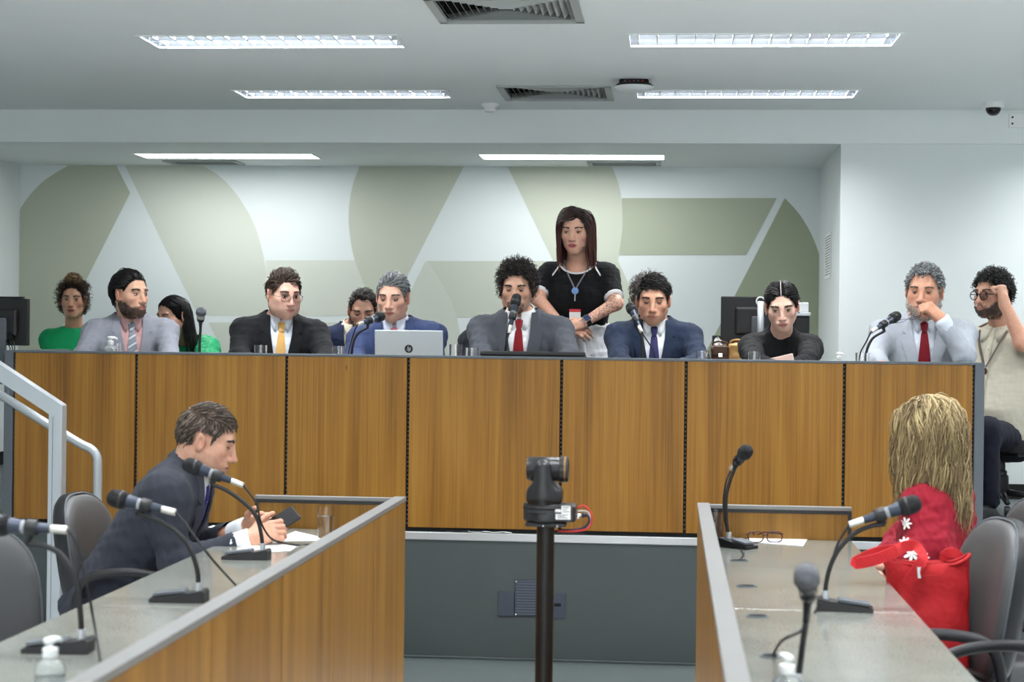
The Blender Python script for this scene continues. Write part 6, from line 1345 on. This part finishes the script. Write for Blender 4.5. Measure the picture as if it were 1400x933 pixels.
# ------------------------------------------------------------------ swivel chairs
def chair(label, loc, rz, zbase=0., seat=.45, fabric=None, arms=True, top=.93, group=None, shape=1.):
    t = thing('office_chair', label, 'chair', (loc[0], loc[1], zbase), rz, group=group); up = M_LEATHER if fabric is None else fabric
    def pad(w, h, th, e, bulge, rim=0.): # rounded pad in x,z with thickness in y
        n, m = 14, 12; G = []
        V = []; F = []
        for i in range(n + 1):
            r = i / n
            for j in range(40):
                a = 2 * math.pi * j / 40; c, s = math.cos(a), math.sin(a); x = w * r * math.copysign(abs(c) ** (2 / e), c); z = h * r * math.copysign(abs(s) ** (2 / e), s); V.append((x, -bulge * (1 - r ** 4) ** .5 if r < 1 else 0, z))
        for i in range(n):
            for j in range(40): F.append((i * 40 + j, i * 40 + (j + 1) % 40, (i + 1) * 40 + (j + 1) % 40, (i + 1) * 40 + j))
        o = len(V); ring = [v for v in V[-40:]]; V += [(x * 1.0, th, z * 1.0) for x, _, z in ring]; F += [(n * 40 + j, n * 40 + (j + 1) % 40, o + (j + 1) % 40, o + j) for j in range(40)]; F.append(tuple(o + j for j in range(40)))
        return np.array(V), F
    # seat
    V, F = pad(.245, .235, .05, 3.2, .03); V = np.stack([V[:, 0], V[:, 2] - .0, seat - V[:, 1] - .045], 1); obj('seat', (V, F), up, t, smooth=True, angle=60)
    obj('seat_pan', MB().box((-.2, -.19, seat - .115), (.2, .19, seat - .094), .008), M_BLACK, t)
    hb = (top - seat - .02) / 2; zc = seat + .03 + hb; R_ = rotx(-.16)
    V, F = pad(.225, hb, .028, 2.7, .035); V[:, 1] += -.10 * (V[:, 0] / .225) ** 2 * .35; B = np.array([0, .235, zc]); bo = obj('backrest', (V @ R_.T + B, F), up, t, smooth=True, angle=60)
    V2, F2 = pad(.236, hb + .011, -.028, 2.7, -.030); V2[:, 1] += .034 - .10 * (V2[:, 0] / .225) ** 2 * .35; obj('back_shell', (V2 @ R_.T + B, F2), M_BLACK, t, smooth=True, angle=60)
    pp = []
    for a in np.linspace(0, 2 * math.pi, 41): c, s = math.cos(a), math.sin(a); x, z = .229 * math.copysign(abs(c) ** (2 / 2.7), c), (hb + .004) * math.copysign(abs(s) ** (2 / 2.7), s); pp.append((x, .006 - .035 * (x / .225) ** 2, z))
    obj('piping', MB().tube(np.array(pp) @ R_.T + B, .0055, 8, caps=False), M_SLATE if fabric is None else M_BLACK, bo, smooth=True)
    obj('back_bracket', MB().tube(smoothpath([(0, .02, seat - .11), (0, .22, seat - .09), (0, .285, seat + .02), (0, .29, seat + .18)], 6), [.022] * 19, 8, flat=.5), M_BLACK, t, smooth=True)
    if arms:
        for s in (-1, 1):
            P = smoothpath([(s * .20, .10, seat - .10), (s * .285, .14, seat - .08), (s * .30, .16, seat + .05), (s * .30, .13, seat + .17), (s * .298, .02, seat + .205), (s * .296, -.12, seat + .20), (s * .294, -.20, seat + .165), (s * .290, -.215, seat + .09), (s * .28, -.17, seat - .06), (s * .20, -.10, seat - .10)], 6)
            obj('armrest', MB().tube(P, .0175, 10, flat=.8), M_BLACK, t, smooth=True)
    gc = obj('gas_column', MB().tube([(0, 0, .12), (0, 0, .25), (0, 0, seat - .10)], [.026, .026, .016], 14), M_BLKMETAL, t, smooth=True, angle=30)
    obj('column_cover', MB().lathe([(.04, .08), (.045, .10), (.042, .19), (.034, .195), (.034, .215), (.028, .22)], n=18), M_BLACK, gc, smooth=True, angle=40)
    for k in range(5):
        a = 2 * math.pi * k / 5 + .3; c, s = math.cos(a), math.sin(a)
        o = obj('base_arm', MB().tube([(0, 0, .105), (.12 * c, .12 * s, .095), (.27 * c, .27 * s, .07)], [.024, .02, .015], 8, flat=.8), M_BLACK, t, smooth=True)
        ca = obj('caster', MB().tube([(.27 * c - .012 * s, .27 * s + .012 * c, .028), (.27 * c + .012 * s, .27 * s - .012 * c, .028)], .0275, 14), M_BLACK, o, smooth=True, angle=40)
    return t
chair('grey leather office chair of the man with the phone, left desk', (-1.80, 5.98), math.radians(89), top=.875)
chair('empty grey leather office chair at the left edge, nearest on the left', (-1.70, 4.54), math.radians(62), top=.90)
chair('grey leather office chair holding the red bag, right desk', (.70, 5.16), math.radians(-80))
chair('grey leather office chair behind the woman in red, at the right edge', (1.0, 5.95), math.radians(-74), seat=.46)
chair('nearest grey leather office chair at the lower right corner', (.97, 4.48), math.radians(-80), seat=.44)
F_BLK = mat('black_fabric', (22, 23, 26), .9, bump=.3, bscale=700)
chair('black swivel chair on the platform under the man in beige', tuple(I12['T'].o[:2] + np.array([.0, .02])), math.radians(-38), zbase=ZS, seat=.42, fabric=F_BLK, arms=False, top=.82)

# ------------------------------------------------------------------ red tote bag on the chair
cb = at(1266, 810, 5.2)
t = thing('tote_bag', 'red canvas tote bag leaning on the grey office chair', 'bag', (cb[0], 5.2, .47), world=True)
n, m = 26, 15; V = []
zb, ztop = .47, at(1262, 757, 5.2)[2]
for i in range(m):
    u = i / (m - 1); z = zb + (ztop - zb) * u; wx = .118 * (.82 + .22 * u ** .7); wy = .055 * (1.25 - .65 * u)
    for j in range(n):
        a = 2 * math.pi * j / n; c, s = math.cos(a), math.sin(a); x = wx * math.copysign(abs(c) ** .55, c); y = wy * math.copysign(abs(s) ** .8, s)
        w = .007 * math.sin(9 * x / .1 + 4 * u) * math.sin(3 + 7 * u) + .006 * math.sin(21 * u + 5 * x / .1); V.append((cb[0] + x + .022 * (1 - u) , 5.2 + y - w, z + (.016 * math.cos(a * 2) - .012 if i == m - 1 else 0)))
F = [(i * n + j, i * n + (j + 1) % n, (i + 1) * n + (j + 1) % n, (i + 1) * n + j) for i in range(m - 1) for j in range(n)] + [tuple(range(n))[::-1]]
o = obj('bag_body', (np.array(V), F), M_RED, t, smooth=True); md = o.modifiers.new('thickness', 'SOLIDIFY'); md.thickness = .004
hm = [np.array(V[(m - 1) * n + j]) + np.array([0, 0, -.004]) for j in list(range(n)) + [0]]; obj('top_hem', MB().tube(hm, .0055, 6, caps=False), M_RED, t, smooth=True)
def strap(pts, w, name='handle'):
    P = smoothpath(pts, 8); G = np.zeros((len(P), 2, 3)); Tn = np.gradient(P, axis=0); 
    for i in range(len(P)): d = Tn[i] / np.linalg.norm(Tn[i]); k = np.cross(d, [.25, -1., .2]); k /= np.linalg.norm(k); G[i, 0] = P[i] + k * w / 2; G[i, 1] = P[i] - k * w / 2
    obj(name, MB().grid(G, np.tile(np.array([0, .003, .001]), (len(P), 2, 1))), M_RED, t, smooth=True, angle=50)
Yb = 5.13
strap([at(1240, 800, Yb), at(1256, 775, Yb), at(1262, 762, Yb + .02), at(1252, 748, Yb + .06), at(1237, 748, Yb + .05), at(1222, 756, Yb), at(1196, 766, Yb - .02), at(1170, 771, Yb - .01), at(1176, 766, Yb + .02), at(1200, 756, Yb + .05), at(1228, 752, Yb + .08)], .032)
strap([at(1290, 772, 5.24), at(1292, 760, 5.24), at(1303, 756, 5.24), at(1312, 762, 5.24), at(1313, 772, 5.24)], .028)
obj('bag_tag', MB().prism([at(1254, 776, 5.125), at(1259, 776, 5.125), at(1257.5, 783, 5.125), at(1259.5, 791, 5.125), at(1255, 791, 5.125)], (0, .004, 0)), M_SILVER, t)
obj('front_seam', MB().tube([at(1229, 787, 5.142), at(1250, 789, 5.137), at(1285, 788, 5.139)], .0016, 6), mat('red_seam', (150, 12, 20), .8), t)

# ------------------------------------------------------------------ camera on its pole
YP = 5.0; px = at(745, 800, YP)[0]; zb = at(748, 713, YP)[2]
t = thing('camera_pole', 'tall round black pole standing in the aisle', 'pole', (px, YP, 0), world=True)
obj('tube', MB().tube([(px, YP, .01), (px, YP, zb - .012)], .0255, 24), mat('pole_black', (22, 22, 23), .38), t, smooth=True, angle=40)
obj('foot', MB().lathe([(.20, 0), (.2, .008), (.03, .014)], c=(px, YP, 0), n=32), M_BLACK, t); obj('mount_plate', MB().box((px - .055, YP - .05, zb - .012), (px + .06, YP + .05, zb - .001), .003), M_BLACK, t)
sc = MB(); [sc.box((px + .035 + .01 * k, YP - .056, zb - .010), (px + .039 + .01 * k, YP - .05, zb - .006)) for k in (-4, 0)]; obj('screw', sc, M_CHROME, t)
cx = at(747, 700, YP)[0]; t = thing('conference_camera', 'black motorised camera on the pole, lens turned to the right', 'camera', (cx, YP, zb), world=True)
M_CAMB = mat('camera_shell', (30, 30, 32), .32)
obj('base', MB().lathe([(.058, .002), (.062, .006), (.062, .048), (.058, .053)], c=(cx - .004, YP, zb), n=36), M_CAMB, t, smooth=True, angle=40)
bk = obj('connector_block', MB().box((cx + .01, YP - .052, zb + .002), (cx + .086, YP + .052, zb + .050), .008), M_CAMB, t)
obj('base_groove', MB().lathe([(.0624, .037), (.0628, .038), (.0628, .040), (.0624, .041)], c=(cx - .004, YP, zb), n=36, caps=False), M_MATTE, t)
sl = MB(); [sl.box((cx - .055 + .009 * k, YP - .066 + .00001 * k, zb + .026), (cx - .049 + .009 * k, YP - .055, zb + .029)) for k in range(1, 7)]; obj('cooling_slots', sl, M_MATTE, t)
# yoke: rounded pillar in front of the head
Yk = SDF().box((cx - .004, YP, zb + .074), (.050, .046, .024), None, .016, .02).cone((cx - .008, YP - .035, zb + .07), (cx - .008, YP - .040, zb + .155), .034, .024, .03).cone((cx - .008, YP + .035, zb + .07), (cx - .008, YP + .040, zb + .155), .034, .024, .03); Vy, Fy = Yk.mesh(.005); quadmesh('yoke', Vy, Fy, M_CAMB, t)
hz = zb + .149; Mx = frame_z((1, 0, 0)); Mx[:3, 3] = (cx - .058, YP, hz)
obj('camera_head', MB().lathe([(.022, 0), (.032, .002), (.0345, .008), (.0345, .095), (.033, .097)], M=Mx, n=32), M_CAMB, t, smooth=True, angle=40)
lr = obj('lens_ring', MB().lathe([(.033, .096), (.037, .097), (.037, .118), (.034, .120), (.028, .118), (.027, .108)], M=Mx, n=32, caps=False), M_CAMB, t, smooth=True, angle=40)
obj('ring_trim', MB().lathe([(.0374, .108), (.0378, .109), (.0378, .112), (.0374, .113)], M=Mx, n=32, caps=False), mat('bronze_trim', (140, 110, 70), .3, .8), lr)
obj('lens_glass', MB().lathe([(.027, .108), (.015, .113), (.001, .115)], M=Mx, n=28), mat('lens_glass', (16, 18, 26), .05), t, smooth=True)
for (x0, x1, z0, z1) in ((751, 767, 697, 700.5), (767.5, 780, 692.5, 703), (759.5, 780, 703.5, 710.5)):
    a, b = at(x0, z1, YP - .053), at(x1, z0, YP - .053); st_ = obj('sticker', MB().box((a[0], YP - .0528, a[2]), (b[0], YP - .0519, b[2])), M_PAPER, t); pr = MB(); w = b[0] - a[0]; h = b[2] - a[2]
    for k in range(3 if h > .01 else 1):
        z = a[2] + h * (.22 + .27 * k); pr.box((a[0] + w * .12, YP - .0531, z), (a[0] + w * (.85 - .2 * (k % 2)), YP - .0528, z + h * .1))
    obj('sticker_print', pr, M_INK, st_)
for k, (c, r, pts) in enumerate(((('wire_red', (196, 40, 34)), .0026, [(788, 695), (799, 692), (808, 702), (809, 714), (801, 724), (780, 727), (762, 726)]), (('wire_navy', (40, 44, 72)), .0034, [(788, 706), (800, 703), (806, 711), (800, 721), (784, 725), (762, 725)]), (('wire_white', (210, 206, 200)), .002, [(788, 699), (803, 700), (807, 710), (803, 720), (790, 723)]))):
    obj('cable', MB().tube(smoothpath([at(x, y, YP + .01 * k) for x, y in pts], 6), r, 8), mat(c[0], c[1], .45), t, smooth=True)
obj('plug', MB().tube([at(786, 706, YP), at(795, 706, YP)], .0075, 10), M_CHROME, t, smooth=True); obj('plug', MB().tube([at(795, 706, YP), at(802, 704, YP)], .006, 10), M_BLACK, t, smooth=True)

# ------------------------------------------------------------------ monitors and things behind the dais
def monitor(label, x0, x1, z0, z1, Y, yaw, ztable, stand=True):
    cx, w, h = (x0 + x1) / 2, (x1 - x0) / 2, (z1 - z0) / 2; t = thing('monitor', label, 'monitor', (cx, Y, ztable), yaw); zc = (z0 + z1) / 2 - ztable
    obj('screen_shell', MB().box((-w, -.012, zc - h), (w, .012, zc + h), .005), M_BLACK, t); obj('rear_cover', MB().box((-w * .62, -.036, zc - h * .62), (w * .62, -.0125, zc + h * .55), .012), M_BLACK, t)
    obj('port_cover', MB().box((w * .05, -.040, zc - h * .75), (w * .45, -.0125, zc - h * .4), .003), M_MATTE, t); obj('display', MB().box((-w + .008, .012, zc - h + .008), (w - .008, .0125, zc + h - .008)), mat('dark_display', (14, 15, 18), .12), t)
    obj('stand', MB().box((-.035, -.055, 0), (.035, -.037, zc + .02), .004), M_SLATE, t); obj('foot', MB().box((-.11, -.11, 0), (.11, .08, .012), .004), M_BLACK, t); return t
ztb = 1.30
p0, p1 = at(985, 470, 9.6), at(1048, 406, 9.6); mon = monitor('dark monitor seen from the back, left of the woman in black', p0[0], p0[0] + .40, p0[2], p1[2], 9.6, 0., ztb)
q0, q1 = at(1040, 435, 9.5), at(1040, 412, 9.5); obj('cable_tube', MB().tube([(q0[0] - (p0[0] + .2), -.07, q0[2] - ztb - .2), (q0[0] - (p0[0] + .2), -.07, q1[2] - ztb)], .017, 14), M_SILVER, mon, smooth=True)
obj('cable_ring', MB().tube([(q0[0] - (p0[0] + .2) + .022 * math.cos(a), -.062, q1[2] - ztb + .022 * math.sin(a)) for a in np.linspace(0, 2 * math.pi, 22)], .004, 8, caps=False), M_WHITE, mon, smooth=True)
t = thing('rear_table', 'plain table behind the woman in black, mostly hidden by the dais', 'table', (.45, 9.72, ZS)); obj('table_top', MB().box((-.55, -.3, ztb - ZS - .028), (.48, .42, ztb - ZS), .003), M_SLATE, t)
for a in (-.5, .43):
    for b in (-.26, .38): obj('leg', MB().box((a - .02, b - .02, 0), (a + .02, b + .02, ztb - ZS - .028)), M_BLKMETAL, t)
zz = lambda px, py, Y: at(px, py, Y)
p = zz(1098, 430, 9.7); t = thing('desk_printer', 'white and grey device behind the right shoulder of the woman in black', 'printer', (p[0], 9.7, ztb), world=True)
obj('housing', MB().box((p[0] - .05, 9.62, ztb), (p[0] + .03, 9.8, p[2] - .012), .006), M_BLACK, t); obj('cover', MB().box((p[0] - .05, 9.60, p[2] - .012), (p[0] + .034, 9.8, p[2] + .01), .005), M_SILVER, t); obj('top_unit', MB().box((p[0] - .03, 9.64, p[2] + .01), (p[0] + .025, 9.78, at(1098, 414, 9.7)[2]), .006), M_WHITE, t)
p = zz(979, 459, 9.55); t = thing('speaker_box', 'small black box standing left of the rear monitor', 'box', (p[0], 9.58, ztb), world=True); obj('box_shell', MB().box((at(974, 470, 9.55)[0], 9.56, ztb), (at(985, 470, 9.55)[0], 9.66, p[2]), .003), M_BLACK, t)
p = zz(981, 464, 9.48); t = thing('tissue_pack', 'white tissue sticking up behind the brown handbag', 'tissue', (p[0], 9.48, ztb), world=True)
obj('pack', MB().box((p[0] - .03, 9.45, ztb), (p[0] + .03, 9.52, p[2] - .03), .004), M_WHITE, t); V = []
for i in range(7):
    for j in range(7): u, v = i / 6 - .5, j / 6; V.append((p[0] + u * .05 * (1 - .6 * v) + .006 * math.sin(9 * v + 5 * u), 9.485 + .012 * math.sin(7 * u + 4 * v), p[2] - .03 + .045 * v * (1 - .5 * abs(u)) + .004 * math.sin(14 * u)))
obj('tissue', (np.array(V), [(i * 7 + j, i * 7 + j + 1, (i + 1) * 7 + j + 1, (i + 1) * 7 + j) for i in range(6) for j in range(6)]), M_PAPER, t, smooth=True, fix=False)
def bag(label, x0, x1, ztop, Y, m, flap=True):
    t = thing('handbag', label, 'bag', ((x0 + x1) / 2, Y, ztb), world=True); B = SDF().box(((x0 + x1) / 2, Y, (ztb + ztop) / 2), ((x1 - x0) / 2, .05, (ztop - ztb) / 2), None, .018, .01); V, F = B.mesh(.008); quadmesh('bag_body', fold(V, F, [], .005, .06, 3), F, m, t)
    if flap: obj('flap', MB().box((x0 + .006, Y - .056, (ztb + ztop) / 2 + .01), (x1 - .006, Y - .049, ztop - .006), .003), m, t); obj('buckle', MB().box(((x0 + x1) / 2 - .01, Y - .06, (ztb + ztop) / 2 + .0), ((x0 + x1) / 2 + .01, Y - .055, (ztb + ztop) / 2 + .02)), M_CHROME, t)
    obj('handle', MB().tube(smoothpath([((x0 + x1) / 2 - .04, Y, ztop - .01), ((x0 + x1) / 2 - .035, Y - .02, ztop + .012), ((x0 + x1) / 2, Y - .03, ztop + .02), ((x0 + x1) / 2 + .035, Y - .02, ztop + .01), ((x0 + x1) / 2 + .04, Y, ztop - .01)], 5), .005, 8), m, t, smooth=True)
bag('brown leather handbag on the table left of the rear monitor', at(973, 480, 9.42)[0], at(996, 480, 9.42)[0], at(985, 472, 9.42)[2], 9.42, mat('brown_leather', (84, 56, 36), .4, var=.1))
bag('tan leather bag below the rear monitor beside the navy suit', at(996, 480, 9.42)[0], at(1021, 480, 9.42)[0], at(1008, 470, 9.42)[2], 9.42, mat('tan_leather', (196, 150, 88), .5, var=.08), False)
# left monitors on a side table
zl = 1.22; p0, p1 = at(-30, 472, 8.5), at(42, 409, 8.5)
t = thing('side_table', 'low grey side table left of the dais, under the monitors', 'table', (-3.5, 8.55, ZS)); obj('table_top', MB().box((-.45, -.25, zl - ZS - .025), (.37, .35, zl - ZS), .003), M_SLATE, t)
for a in (-.4, .33):
    for b in (-.2, .3): obj('leg', MB().box((a - .02, b - .02, 0), (a + .02, b + .02, zl - ZS - .025)), M_BLKMETAL, t)
monitor('black monitor at the left edge behind the railing, seen from the back', p0[0], p1[0], p0[2], p1[2], 8.5, -.12, zl)
p2 = at(36, 406, 8.75); monitor('second dark monitor just behind the left edge monitor', p2[0] - .5, p2[0], at(36, 462, 8.75)[2], p2[2], 8.75, -.1, zl)
for k in range(3):
    tag(obj('monitor_cable', MB().tube(smoothpath([at(8 + 5 * k, 466, 8.44), at(14 + 3 * k, 478, 8.42), at(6 + 4 * k, 488, 8.44), (at(8 + 5 * k, 490, 8.44)[0], 8.45, zl + .004)], 6), .003, 6), M_BLACK, smooth=True), ['black cable under the left monitor, leftmost of three', 'black cable under the left monitor, middle of three', 'black cable under the left monitor, rightmost of three'][k], 'cable')
